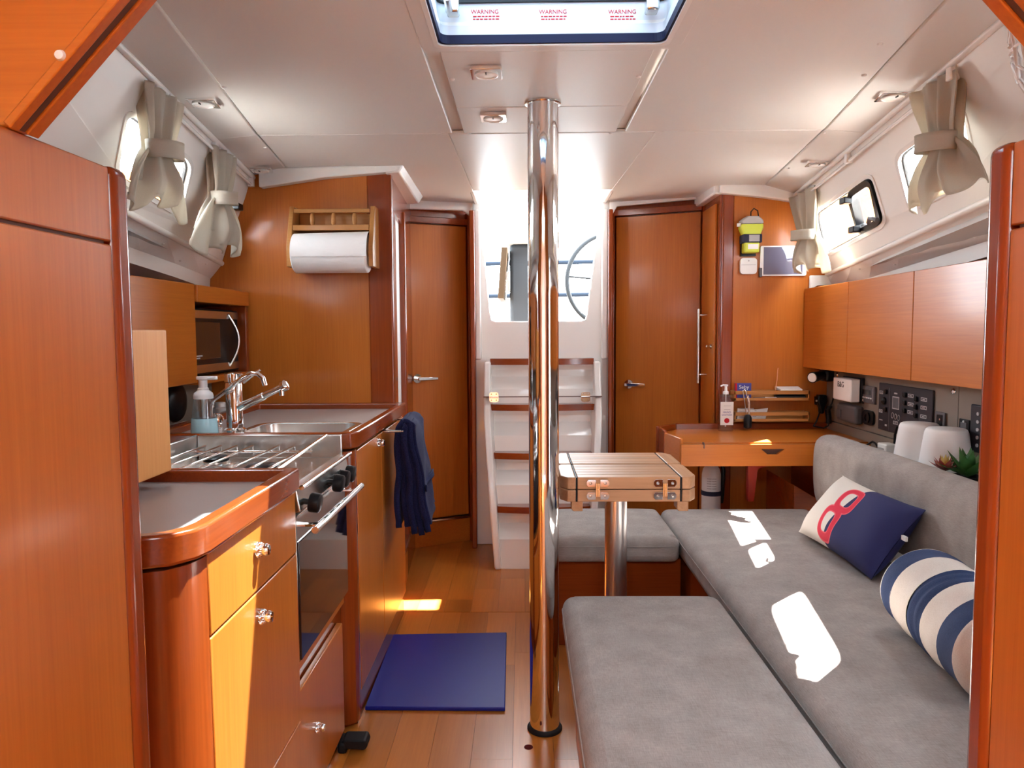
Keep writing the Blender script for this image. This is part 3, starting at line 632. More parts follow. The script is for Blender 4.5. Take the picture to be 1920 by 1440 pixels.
for y in (SY0 + .1, SY1 - .1):
    M().tube([(-.92, y, .884), (-.575, y, .884)], .0032, 8).build('grate_rod', 'chrome', st, smooth=60)
for cx, cy, r in ((-.83, 1.99, .034), (-.66, 1.86, .042), (-.83, 1.77, .034)):
    b = M().lathe([(r * 1.5, 0), (r * 1.5, .004), (r * 1.1, .008), (r * 1.1, .014), (r, .016)], (cx, cy, .850), n=24).build('burner', 'steel', st, smooth=40)
    M().lathe([(r, 0), (r * 1.02, .005), (r * .8, .010), (.0001, .011)], (cx, cy, .867), n=24).build('burner_cap', 'black', b, smooth=40)
M().prism([(SX, SY0, .80), (SX + .03, SY0, .806), (SX + .022, SY0, .858), (SX, SY0, .862)], (0, SY1 - SY0, 0)).build('control_panel', 'steel', st, bev=.003)
M().tube([(SX + .034, SY0, .862), (SX + .034, SY1, .862)], .006, 10).build('front_rail', 'chrome', st, smooth=60)
for y in (1.68, 1.90, 1.96, 2.03):
    k = M().lathe([(.007, 0), (.007, .016), (.021, .018), (.023, .022), (.022, .040), (.018, .043), (.0001, .043)], (SX + .024, y, .824), (1, 0, -.15), 20).build('knob', 'black', st, smooth=40)
od = M().box(SX, SX + .018, SY0 + .003, SY1 - .003, .455, .795).build('oven_door', 'steel', st, bev=.004)
M().box(SX + .016, SX + .022, SY0 + .008, SY1 - .006, .46, .735).build('oven_glass', 'dkglass', od, bev=.002)
M().tube([(SX + .062, SY0 + .0, .765), (SX + .062, SY1 + .012, .765)], .0085, 14).build('door_handle', 'chrome', od, smooth=60)
for y in (SY0 + .05, SY1 - .04): M().box(SX + .012, SX + .062, y - .010, y + .010, .762, .768).build('handle_bracket', 'chrome', od, bev=.001)
# drawer unit under the stove
u = thing('stove_drawer_unit', 'wooden drawer unit under the stove with one small knob', 'drawer unit', (-.78, 1.9, 0))
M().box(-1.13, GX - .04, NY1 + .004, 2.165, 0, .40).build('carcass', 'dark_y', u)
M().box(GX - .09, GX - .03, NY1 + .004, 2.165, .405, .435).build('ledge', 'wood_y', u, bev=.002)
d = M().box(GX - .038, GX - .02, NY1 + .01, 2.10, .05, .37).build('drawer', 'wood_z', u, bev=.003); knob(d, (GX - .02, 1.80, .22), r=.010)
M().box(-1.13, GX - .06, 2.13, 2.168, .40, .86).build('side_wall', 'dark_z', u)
# sink unit
KY0, KY1 = 2.175, 3.125
u = thing('sink_cabinet', 'glossy wooden sink cabinet with towel rail and chrome push knob', 'cabinet', (-.8, 2.65, 0))
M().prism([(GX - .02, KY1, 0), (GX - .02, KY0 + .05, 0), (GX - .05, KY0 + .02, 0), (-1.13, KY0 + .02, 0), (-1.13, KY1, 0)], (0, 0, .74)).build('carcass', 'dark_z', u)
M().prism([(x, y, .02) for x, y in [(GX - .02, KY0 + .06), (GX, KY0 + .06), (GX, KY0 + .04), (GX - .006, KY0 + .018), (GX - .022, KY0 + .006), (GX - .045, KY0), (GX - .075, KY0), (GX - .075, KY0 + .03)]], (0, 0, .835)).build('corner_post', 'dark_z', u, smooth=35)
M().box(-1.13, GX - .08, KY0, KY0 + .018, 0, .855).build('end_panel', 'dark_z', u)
d = front(u, KY0 + .064, 2.625, .10, .85); knob(d, (GX, 2.56, .825))
d = front(u, 2.629, KY1 - .004, .10, .85)
M().tube([(GX, 2.66, .862 - .01), (GX + .075, 2.66, .852), (GX + .075, 2.67, .852), (GX + .075, 2.98, .852), (GX, 2.98, .852)], .006, 10).build('towel_rail', 'steel', u, smooth=60)
M().box(GX - .03, GX - .01, KY0 + .05, KY1, 0, .098).build('plinth', 'dark_y', u)
M().box(GX - .004, GX + .014, 3.0, 3.04, .50, .52).build('catch', 'steel', u, bev=.003)
SK = rrect(-.905, -.572, 2.26, 2.60, .05, 5)
wt2 = fiddled_top('sink_worktop', 'brown-grey worktop with raised edge around the steel sink', [(GX + .012, KY1), (-1.13, KY1), (-1.13, KY0), (GX - .05, KY0), (GX - .005, KY0 + .012), (GX + .012, KY0 + .05)], .862, .888, .912, par_holes=[SK], fiddle_w=.028)
sk = thing('sink', 'brushed steel sink set into the worktop behind the stove', 'sink', (-.74, 2.43, .75))
M().prism([(x, y, .8885) for x, y in rrect(-.922, -.557, 2.243, 2.617, .06, 5)], (0, 0, .003), [[(x, y, .8885) for x, y in rrect(-.900, -.577, 2.265, 2.595, .05, 5)]]).build('rim', 'steel', sk, bev=.001)
lp = [rrect(-.902 + e, -.575 - e, 2.263 + e, 2.597 - e, .05, 5) for e in (0, .006, .02, .05)]; zz = (.8895, .80, .76, .752)
m = M(); n = len(lp[0]); m.add([(x, y, zz[i]) for i, l in enumerate(lp) for x, y in l], [[i * n + j, i * n + (j + 1) % n, (i + 1) * n + (j + 1) % n, (i + 1) * n + j] for i in range(3) for j in range(n)] + [list(range(3 * n, 4 * n))])
m.build('basin', 'steel', sk, smooth=50)
M().lathe([(.03, 0), (.03, .003), (.012, .003), (.012, .001), (.0001, .001)], (-.74, 2.43, .753), n=20).build('drain', 'chrome', sk, smooth=40)
# faucet
fy = 2.36; B = V(-.920, fy, .889)
fa = thing('mixer_tap', 'chrome mixer tap with long pull-out spray arm by the sink', 'tap', B)
M().lathe([(.034, 0), (.034, .012), (.026, .018), (.026, .155), (.0245, .158), (.0245, .162), (.028, .165), (.028, .190), (.018, .194), (.0001, .195)], B, n=28).build('body', 'chrome', fa, smooth=40)
a = atY(450, 764, fy - .01); b = atY(532, 724, fy - .05); a.y = fy - .01
sp = M().tube([a, a.lerp(b, .55), a.lerp(b, .56), b], [.0135, .0125, .0105, .0105], 16).build('spray_arm', 'chrome', fa, smooth=40)
dirn = (b - a).normalized()
M().lathe([(.010, -.010), (.017, -.004), (.017, .008), (.012, .012), (.0001, .012)], b, dirn, 20).build('spray_head', 'chrome', sp, smooth=40)
M().cyl(b - dirn * .008 + V(0, 0, -.004), b - dirn * .008 + V(0, 0, -.026), .008, n=12).build('nozzle', 'chrome', sp, smooth=40)
a = atY(455, 716, fy); b = atY(488, 692, fy)
M().tube([a, b], [.008, .0055], 10).build('lever', 'chrome', fa, smooth=40)
fp = thing('swan_neck_spout', 'slim curved chrome spout rising behind the soap bottle', 'tap', V(atY(396, 790, fy + .04).x, fy + .04, .889))
pts = [atY(x, y, fy + yo) for x, y, yo in ((394, 799, .04), (395, 760, .04), (400, 750, .03), (430, 727, -.05), (456, 707, -.06), (470, 700, -.06), (484, 701, -.06), (493, 709, -.06), (497, 723, -.06))]
pts[0].z = .889
M().tube(pts, .0075, 12).build('spout', 'chrome', fp, smooth=60)
M().lathe([(.018, 0), (.018, .008), (.010, .012), (.010, .02)], pts[0], n=18).build('spout_base', 'chrome', fp, smooth=40)
# chrome plug knob
p = V(atY(408, 797, 2.42).x, 2.42, .889)
k = thing('worktop_valve', 'small chrome round valve knob beside the soap bottle', 'valve', p)
M().lathe([(.014, 0), (.014, .012), (.008, .016), (.008, .022)], p, n=16).build('valve_base', 'chrome', k, smooth=40)
M().lathe([(.008, -.012), (.020, -.008), (.023, 0), (.020, .008), (.008, .012)], p + V(0, -.004, .036), (.4, -1, .2), n=18).build('valve_knob', 'chrome', k, smooth=40)
# soap bottle
p = V(-.982, 2.275, .889)
sb = thing('soap_bottle', 'clear pump bottle of pale blue foam soap beside the tap', 'soap bottle', p)
soapliq = plain('blue_soap', (0.42, 0.72, 0.80), 0.25, trans=0.0)
clear = pane_mat('clear_plastic', (0.80, 0.86, 0.88), 0.18, 0.10)
M().lathe([(.0405, .001), (.041, .004), (.0375, .05), (.0365, .058)], p, n=28).build('soap', soapliq, sb, smooth=40)
M().lathe([(.0365, .059), (.0295, .112), (.0285, .118)], p, n=28).build('bottle_wall', clear, sb, smooth=40)
M().lathe([(.029, .1185), (.0295, .128), (.027, .136), (.018, .143), (.0165, .146), (.0165, .150), (.013, .152), (.013, .176), (.019, .178), (.019, .186), (.0001, .187)], p, n=24).build('pump', 'frost', sb, smooth=40)
M().box(p.x + .005, p.x + .044, p.y - .008, p.y + .008, p.z + .176, p.z + .187).build('nozzle', 'frost', sb, bev=.003)
M().cyl(p + V(0, 0, .05), p + V(0, 0, .14), .007, n=10).build('dip_tube', soapliq, sb, smooth=40)
# behind: recess panel under the overhead locker, black oval lid, small tubs
LX = -1.15
rec = thing('galley_back_panel', 'taupe panel in the recess beneath the overhead galley lockers', 'panel', (-1.3, 2.3, .86))
M().box(-1.33, -1.31, .95, 3.12, .80, 1.02).build('panel_face', 'panel', rec)
M().box(-1.31, -1.168, .95, 3.12, .83, .862).build('ledge', 'dark_y', rec)
M().box(-1.168, -1.138, .95, 3.12, .83, .905).build('fiddle', 'dark_y', rec, bev=.005)
c = atX(336, 772, -1.29)
bo = M().lathe([(.0001, .030), (.04, .028), (.068, .020), (.074, .010), (.074, 0)], (-1.309, c.y, .95), (1, 0, 0), 32, sx=1.0, sy=1.0).build('round_lid', 'black', smooth=50, label='black round lid standing upright in the galley recess', cat='lid')
p = V(-1.20, atX(349, 788, -1.20).y, .863)
M().box(p.x - .03, p.x + .03, p.y - .05, p.y + .05, p.z, p.z + .028).build('soap_dish', 'white', bev=.006, label='low white dish in front of the black lid', cat='dish')
p = V(-1.21, atX(413, 768, -1.21).y, .863)
t = thing('white_jar', 'small white capped jar behind the mixer tap', 'jar', p)
M().lathe([(.026, 0), (.028, .006), (.028, .045), (.02, .05)], p, n=20).build('jar_body', 'white', t, smooth=40)
M().lathe([(.021, .0505), (.021, .066), (.018, .069), (.0001, .07)], p, n=20).build('jar_cap', 'white', t, smooth=40)
# overhead lockers
u = thing('overhead_locker', 'long wooden overhead locker with a cutout for the microwave', 'locker', (-1.3, 2.1, 1.03))
MY0, MY1 = atX(369, 640, LX).y, 3.09
M().box(-1.45, LX - .018, .95, MY0 - .005, 1.04, 1.37).build('carcass', 'dark_y', u)
M().box(LX - .018, LX, .95, 1.62, 1.032, 1.38).build('door', 'wood_y', u, bev=.003)
M().box(LX - .018, LX, 1.624, MY0 - .003, 1.032, 1.38).build('door', 'wood_y', u, bev=.003)
M().box(LX - .3, LX + .008, MY0, MY1 + .035, 1.318, 1.378).build('top_rail', 'wood_y', u, bev=.003)
M().box(LX - .3, LX + .004, MY0, MY1 + .035, 1.024, 1.048).build('bottom_shelf', 'wood_y', u, bev=.003)
M().box(LX - .3, LX + .002, MY1 + .006, MY1 + .035, 1.048, 1.318).build('side_cheek', 'dark_z', u, bev=.003)
M().box(LX - .3, LX - .28, MY0, MY1, 1.048, 1.318).build('back', 'groove', u)
mw = thing('microwave', 'black and silver microwave with curved handle in the overhead locker', 'microwave', (-1.28, (MY0 + MY1) / 2, 1.05))
M().box(LX - .27, LX - .045, MY0 + .008, MY1 - .006, 1.050, 1.300).build('body', 'black', mw, bev=.004)
md = M().box(LX - .044, LX - .028, MY0 + .010, MY1 - .008, 1.056, 1.296).build('door', 'black', mw, bev=.003)
M().box(LX - .029, LX - .024, MY0 + .012, MY1 - .010, 1.262, 1.292).build('trim_strip', 'steel', md, bev=.001)
M().box(LX - .029, LX - .024, MY0 + .012, MY1 - .010, 1.062, 1.092).build('trim_strip', 'steel', md, bev=.001)
M().box(LX - .030, LX - .025, MY0 + .03, MY0 + .27, 1.11, 1.25).build('door_window', 'dkglass', md, bev=.004)
ym = MY1 - .11
M().tube([(LX - .026 + .030 * math.sin(PI * i / 12) , ym + .028 * math.sin(PI * i / 12) , 1.075 + .205 * i / 12) for i in range(13)], .006, 10).build('handle', 'steel', md, smooth=60)
bp = M()
for i, (w_, zz_) in enumerate(((.055, 1.122), (.035, 1.114))): bp.box(LX - .0255, LX - .0245, MY0 + .045, MY0 + .045 + w_, zz_, zz_ + .005)
bp.build('maker_print', 'print_grey', md)
# paper towel rack on the bulkhead
ph = thing('paper_towel_rack', 'wooden rack with turned spindles on the galley bulkhead', 'rack', (-.78, 3.07, 1.45))
x0, x1 = atY(546, 450, 3.06).x, atY(706, 450, 3.06).x
zt, zb = atY(546, 388, 3.06).z, atY(546, 503, 3.06).z
for x in (x0 + .009, x1 - .011): M().prism([(x - .009, 3.128, zt), (x - .009, 3.05, zt), (x - .009, 2.99, zb + .08), (x - .009, 2.99, zb), (x - .009, 3.128, zb)], (.018, 0, 0)).build('side_panel', 'beech', ph, bev=.002)
M().box(x0 + .02, x1 - .022, 3.035, 3.05, zt - .028, zt - .012).build('top_bar', 'beech', ph, bev=.003)
M().box(x0 + .02, x1 - .022, 3.02, 3.126, zt - .10, zt - .078).build('shelf', 'beech', ph, bev=.002)
M().box(x0 + .02, x1 - .022, 3.116, 3.127, zt - .078, zt - .022).build('back_board', 'beech', ph)
for i in range(3):
    x = x0 + (x1 - x0) * (.27 + .245 * i); M().lathe([(.006, 0), (.009, .008), (.010, .02), (.009, .036), (.006, .048)], (x, 3.042, zt - .077), n=12).build('spindle', 'beech', ph, smooth=40)
rc = V(0, 3.03, (atY(620, 434, 2.97).z + atY(620, 509, 2.97).z) / 2 - .002)
r_ = .078
pr = thing('paper_towel_roll', 'white quilted paper towel roll hanging in the wooden rack', 'paper roll', (-.78, 3.03, rc.z - r_))
xa, xb = x0 + .024, x1 - .028
M().lathe([(.02, 0), (r_ - .004, 0), (r_, .004), (r_, xb - xa - .004), (r_ - .004, xb - xa), (.02, xb - xa)], (xa, rc.y, rc.z), (1, 0, 0), 48).build('roll', 'paper', pr, smooth=40)
M().grid(lambda u_, v: V(xa + .002 + (xb - xa + .006) * u_, rc.y - .0 - math.sin(v * 1.9 - .1) * (r_ + .002 + .004 * u_), rc.z + math.cos(v * 1.9 - .1) * (r_ + .002 + .006 * u_)), 12, 16).build('loose_sheet', 'paper', pr, smooth=60)
M().cyl((x0 + .02, rc.y, rc.z), (x1 - .024, rc.y, rc.z), .014, n=14).build('dowel', 'beech', pr, smooth=40)
# navy towel on the rail
tw = thing('hand_towel', 'navy blue terry hand towel folded over the galley rail', 'towel', (-.43, 2.82, .50))
def towel(u_, v, lay):
    y = 2.66 + .25 * u_
    drop = (.345, .37)[lay]
    if v < .18:
        a = PI / 2 * v / .18; dx = math.sin(a) * .020; z = .872 + .006 * math.cos(a) - .012 * (1 - math.cos(a))
    else:
        t = (v - .18) / .82; dx = .020 + (.055 if lay else .004) * t + .008 * math.sin(u_ * 9 + lay * 2) * t; z = .862 - drop * t - (.02 * math.sin(u_ * 5 + 1) * t)
    ys = y - (.03 * (1 - u_) * 0) + (.03 * (v - .3) * (u_ - .3) if v > .18 else 0)
    x = GX + .075 + (dx if lay else -min(dx, .055)) + .004 * math.sin(v * 14 + u_ * 6)
    return V(x, ys, z)
for w_ in (0, .3, .55, .78, 1):
    m = M(); m.grid(lambda a_, b_: towel(a_, b_, 0).lerp(towel(a_, b_, 1), w_) + V(0, .006 * math.sin(w_ * 9), .012 * math.sin(w_ * 7)), 22, 34); m.build('towel_layer', 'navy', tw, smooth=70, solid=.021)
m = M(); m.grid(lambda a_, b_: towel(a_ * .93 + .05, b_ * .93, 1) + V(.014 + .006 * math.sin(a_ * 6), -.004, .003), 22, 34); m.build('towel_layer', 'navy', tw, smooth=70, solid=.012)
m = M(); m.grid(lambda a_, b_: towel(a_, .62 + .05 * b_, 1) + V(.024, 0, .001), 22, 4); m.build('woven_band', 'navy', tw, smooth=70, solid=.006)
# mat, pedal
c = [atZ(*q, .012) for q in ((684, 1326), (947, 1328), (950, 1186), (737, 1190))]
mt = thing('floor_mat', 'smooth royal blue foam mat on the cabin floor', 'mat', (sum(p.x for p in c) / 4, sum(p.y for p in c) / 4, 0))
M().prism([(p.x, p.y, .001) for p in c], (0, 0, .013)).build('mat_pad', 'mat', mt, bev=.003)
p = atZ(646, 1392, .02) + V(.03, 0, 0)
fpd = thing('foot_pump', 'black rubber foot pump pedal at the foot of the stove unit', 'foot pump', (p.x - .02, p.y, 0))
M().box(p.x - .045, p.x - .018, p.y - .03, p.y + .03, 0, .035).build('pump_base', 'rubber', fpd, bev=.008)
M().prism([(p.x - .04, p.y - .028, .018), (p.x + .035, p.y - .028, .012), (p.x + .042, p.y - .028, .022), (p.x + .036, p.y - .028, .040), (p.x - .03, p.y - .028, .040)], (0, .056, 0)).build('pedal', 'rubber', fpd, bev=.008, seg=3)
# mast post
po = thing('mast_post', 'polished chrome mast support post in the middle of the saloon', 'post', (.062, 2.197, 0))
M().cyl((.062, 2.197, .001), (.062, 2.197, CEIL), .0445, n=64, cap=False).build('tube', 'chrome', po, smooth=60)
M().lathe([(.0450, .001), (.053, .001), (.053, .006), (.049, .012), (.0450, .013)], (.062, 2.197, 0), n=48).build('base_ring', 'rubber', po, smooth=50)
M().lathe([(.0450, CEIL - .001), (.052, CEIL - .001), (.052, CEIL - .004), (.0450, CEIL - .006)], (.062, 2.197, 0), n=48).build('top_ring', 'steel', po, smooth=50)
# ================================================================== COMPANIONWAY LADDER
LC = .105
STEPS = [(.300, 3.735, .238), (.560, 3.835, .262), (.805, 3.925, .278), (1.045, 4.00, .278)]
ld = thing('companionway_ladder', 'white moulded companionway ladder with four curved wooden treads', 'ladder', (LC, 3.9, 0))
prof = [(3.725, 0)]
for i, (z, yf, hw) in enumerate(STEPS):
    yb = yf + .055
    prof += [(prof[-1][0] + .010, z - .15), (yf + .078, z - .085), (yf + .082, z - .05), (yf + .070, z - .03)]
    prof += [(yf + .03, z - .012), (yf + .10, z - .012)]
    if i < 3: prof[-1] = (yf + .085, z - .012)
prof += [(4.155, 1.045), (4.155, 1.06), (4.158, 1.06)]
pf = prof + [(4.158, 0)]
hwz = lambda z: .252 + .058 * min(1, z / .75)
m = M(); n = len(pf); mid = [p for p in pf]
L_ = [(LC - hwz(z) + .03, y, z) for y, z in pf]; R_ = [(LC + hwz(z) - .03, y, z) for y, z in pf]
tr = [list(t) for t in tessellate_polygon([[Vector((0, y, z)) for y, z in pf]])]
m.add(L_ + R_, tr + [[i + n for i in reversed(t)] for t in tr] + [[i, (i + 1) % n, (i + 1) % n + n, i + n] for i in range(n)])
m.build('body', 'gel', ld, bev=.008, seg=3)
# side cheeks standing a little proud of the risers
ck = [(3.705, 0), (3.712, .20), (3.80, .50), (3.885, .745), (3.955, .98), (3.975, 1.045), (4.158, 1.045), (4.158, 0)]
for s in (-1, 1):
    a = [V(LC + s * hwz(z), y, z) for y, z in ck]; b = [V(LC + s * (hwz(z) - .034), y, z) for y, z in ck]
    k = len(ck); trc = [list(t) for t in tessellate_polygon([[Vector((0, y, z)) for y, z in ck]])]
    M().add(a + b, trc + [[i + k for i in reversed(t)] for t in trc] + [[i, (i + 1) % k, (i + 1) % k + k, i + k] for i in range(k)]).build('cheek', 'gel', ld, bev=.010, seg=3)
for z, yf, hw in STEPS:
    pts = [(LC + hw, yf + .12), (LC + hw + .004, yf + .045)] + [(LC + hw * math.cos(a) if False else LC + hw * (1 - 2 * i / 14), yf + .030 * ((1 - 2 * i / 14) ** 2)) for i, a in enumerate([0] * 15)] + [(LC - hw - .004, yf + .045), (LC - hw, yf + .12)]
    M().prism([(x, y, z - .019) for x, y in pts], (0, 0, .033)).build('tread', 'dark_x', ld, bev=.004)
zl = atY(925, 742, 3.97).z
M().box(LC - hwz(1) - .001, LC + hwz(1) + .001, 3.893, 3.92, zl - .002, zl + .001).build('lid_seam', 'groove', ld)
for px in (926, 1098):
    c = atY(px, 741, 3.885); c.z = zl
    h = M().prism([(c.x + x, 3.888 , zl + z) for x, z in rrect(-.024, .024, -.026, .026, .012)], (0, -.006, 0)).build('hinge', 'chrome', ld, bev=.001)
    M().cyl((c.x - .022, 3.880, zl), (c.x + .022, 3.880, zl), .005, n=10).build('hinge_pin', 'chrome', h, smooth=50)
    for dx in (-.013, .013):
        for dz in (-.016, .016): M().lathe([(.004, 0), (.003, .002), (.0001, .0025)], (c.x + dx, 3.882, zl + dz), (0, -1, 0), 8).build('screw', 'steel', h)

# ================================================================== DINETTE
SEAT = .452
def cushion(name, label, x0, x1, y0, y1, z0, z1, bev=.035, crown=.012, mat='grey', cat='cushion'):
    m = M(); nx, ny = 14, 18
    def top(u, v): return V(x0 + (x1 - x0) * u, y0 + (y1 - y0) * v, z1 - crown + crown * (1 - (2 * u - 1) ** 4) * (1 - (2 * v - 1) ** 4))
    b = lambda u, v: V(x0 + (x1 - x0) * u, y0 + (y1 - y0) * v, z0)
    m.grid(top, nx, ny); m.grid(b, nx, ny)
    k = nx * ny
    rim = [i * ny for i in range(nx)] + [(nx - 1) * ny + j for j in range(1, ny)] + [i * ny + ny - 1 for i in range(nx - 2, -1, -1)] + [j for j in range(ny - 2, 0, -1)]
    c = len(rim)
    m.f += [[rim[i], rim[(i + 1) % c], rim[(i + 1) % c] + k, rim[i] + k] for i in range(c)]
    t = thing(name, label, cat, ((x0 + x1) / 2, (y0 + y1) / 2, z0))
    o = m.build('cover', mat, t, bev=bev, seg=5)
    e = .004; zs = z1 - crown - bev * .9
    M().tube([(x, y, zs) for x, y in rrect(x0 - .0005, x1 + .0005, y0 - .0005, y1 + .0005, bev, 6)], .0022, 6, closed=True).build('piping', mat, t, smooth=60)
    return t
def plinth(name, label, x0, x1, y0, y1, z1, mat='wood_y'):
    t = thing(name, label, 'bench', ((x0 + x1) / 2, (y0 + y1) / 2, 0))
    M().box(x0, x1, y0, y1, 0, z1).build('box', 'dark_y' if mat == 'wood_y' else 'dark_x', t, bev=.003)
    return t
t = plinth('settee_bench', 'dark wooden bench under the long settee cushion', .62, 1.30, .92, 3.18, .335)
t = plinth('forward_bench', 'dark wooden bench under the forward bench cushion', .155, .53, .97, 2.10, .325)
M().box(.146, .156, 1.06, 1.55, .05, .30).build('door', 'wood_y', t, bev=.002)
M().box(.146, .156, 1.56, 2.05, .05, .30).build('door', 'wood_y', t, bev=.002)
t = plinth('aft_bench', 'dark red wooden bench under the aft bench cushion', .10, .60, 2.80, 3.20, .338, 'wood_x')
cushion('bench_cushion', 'grey upholstered forward bench cushion beside the chrome post', .112, .572, .93, 2.145, .327, SEAT, bev=.04)
cushion('aft_bench_cushion', 'grey upholstered aft bench cushion in front of the ladder', .085, .585, 2.735, 3.215, .340, SEAT - .004, bev=.035)
cushion('settee_cushion', 'long grey upholstered settee seat cushion with sun patches', .590, 1.235, .90, 3.20, .337, SEAT, bev=.035)
def backrest():
    t = thing('back_cushion', 'long grey upholstered back cushion along the settee', 'cushion', (1.29, 2.1, SEAT))
    x0, x1, y0, y1, z0, z1 = 1.215, 1.335, .86, 3.195, SEAT + .002, .772
    m = M(); ny = 30
    ring = [(x0 + .03, z0), (x0 + .005, z0 + .05), (x0 - .004, z0 + .16), (x0, z1 - .045), (x0 + .012, z1 - .015), (x0 + .035, z1), (x0 + .07, z1 + .004), (x1 - .02, z1 - .004), (x1, z1 - .03), (x1, z0)]
    def fn(u, v):
        y = y0 + (y1 - y0) * v; e = min(1, min(v, 1 - v) * (y1 - y0) / .05); e = 1 - (1 - e) ** 2.5
        x, z = ring[min(len(ring) - 1, round(u * len(ring))) % len(ring)]
        cx, cz = (x0 + x1) / 2, (z0 + z1) / 2
        return V(cx + (x - cx) * (.45 + .55 * e), y, cz + (z - cz) * (.80 + .2 * e) if z > cz else z)
    m.grid(fn, len(ring), ny, cu=True)
    k = len(ring); m.f += [[i * ny for i in range(k)], [i * ny + ny - 1 for i in range(k)][::-1]]
    m.build('cover', 'grey', t, smooth=60, sub=1)
    return t
backrest()
# table
TZ = .770
tb = thing('folding_table', 'small folding teak table on a round aluminium leg', 'table', (.315, 2.44, 0))
tx0, tx1, ty0, ty1 = .112, .522, 2.215, 2.665
M().cyl((.305, 2.43, .0), (.305, 2.43, TZ - .08), .0365, n=40).build('leg', 'alu', tb, smooth=60)
M().lathe([(.085, 0), (.085, .006), (.045, .014), (.038, .02)], (.305, 2.43, 0), n=32).build('foot', 'alu', tb, smooth=40)
M().lathe([(.038, -.02), (.05, -.012), (.075, 0), (.075, .004)], (.305, 2.43, TZ - .081), n=32).build('socket', 'alu', tb, smooth=40)
ymid = (ty0 + ty1) / 2
for lay in (0, 1):
    z1 = TZ - lay * .0385; z0 = z1 - .036
    lf = None
    for hf, (ya, yb) in enumerate(((ty0, ymid - .007), (ymid + .007, ty1))):
        pass
        nsl = 5; w = (yb - ya) / nsl; c = .022
        # breadboard ends with cut corners
        for s, xe in ((-1, tx0), (1, tx1)):
            xi = xe - s * .046
            if hf == 0: q = [(xi, ya), (xe - s * c, ya), (xe, ya + .035), (xe, yb - .012), (xe - s * .012, yb), (xi, yb)]
            else: q = [(xi, ya), (xe - s * .012, ya), (xe, ya + .012), (xe, yb - .035), (xe - s * c, yb), (xi, yb)]
            M().prism([(x, y, z0) for x, y in q], (0, 0, .036)).build('end_board', 'teak_y', tb, bev=.0025)
            M().box(xi - s * .0005, xi - s * .0045, ya + .001, yb - .001, z0 + .0005, z1 - .001).build('caulk_line', 'rubber', tb)
        for i in range(nsl):
            M().box(tx0 + .0515, tx1 - .0515, ya + i * w + .0013, ya + (i + 1) * w - .0013, z0, z1).build('slat', 'teak_x', tb, bev=.0015)
for px in (1121, 1247):
    x = atY(px, 905, ty0).x
    for lay in (0, 1):
        zc = TZ - .018 - lay * .0385
        for s in (-1, 1):
            pl = M().prism([(x + s * .007 + s * a, ty0 - .0005, zc + b) for a, b in ((0, -.011), (.022, -.011), (.027, -.004), (.027, .004), (.022, .011), (0, .011))], (0, -.0025, 0)).build('hinge_plate', 'chrome', tb, bev=.0006)
            M().lathe([(.0048, 0), (.004, .0015), (.0001, .002)], (x + s * .022, ty0 - .003, zc), (0, -1, 0), 12).build('screw', 'steel', pl, smooth=40)
    for k in (-1, 0, 1): M().cyl((x + k * .0046, ty0 - .004, TZ - .058), (x + k * .0046, ty0 - .004, TZ - .018), .0019, n=8).build('hinge_knuckle', 'chrome', tb, smooth=50)
for xa in (tx0 + .034, tx1 - .058):
    for yy in (ty0 + .012, ty1 - .06): 
        M().prism([(xa, yy, TZ - .0755), (xa, yy, TZ - .100), (xa + .005, yy, TZ - .106), (xa + .034, yy, TZ - .106), (xa + .034, yy, TZ - .0755)], (0, .05, 0)).build('cleat', 'teak_y', tb, bev=.002)
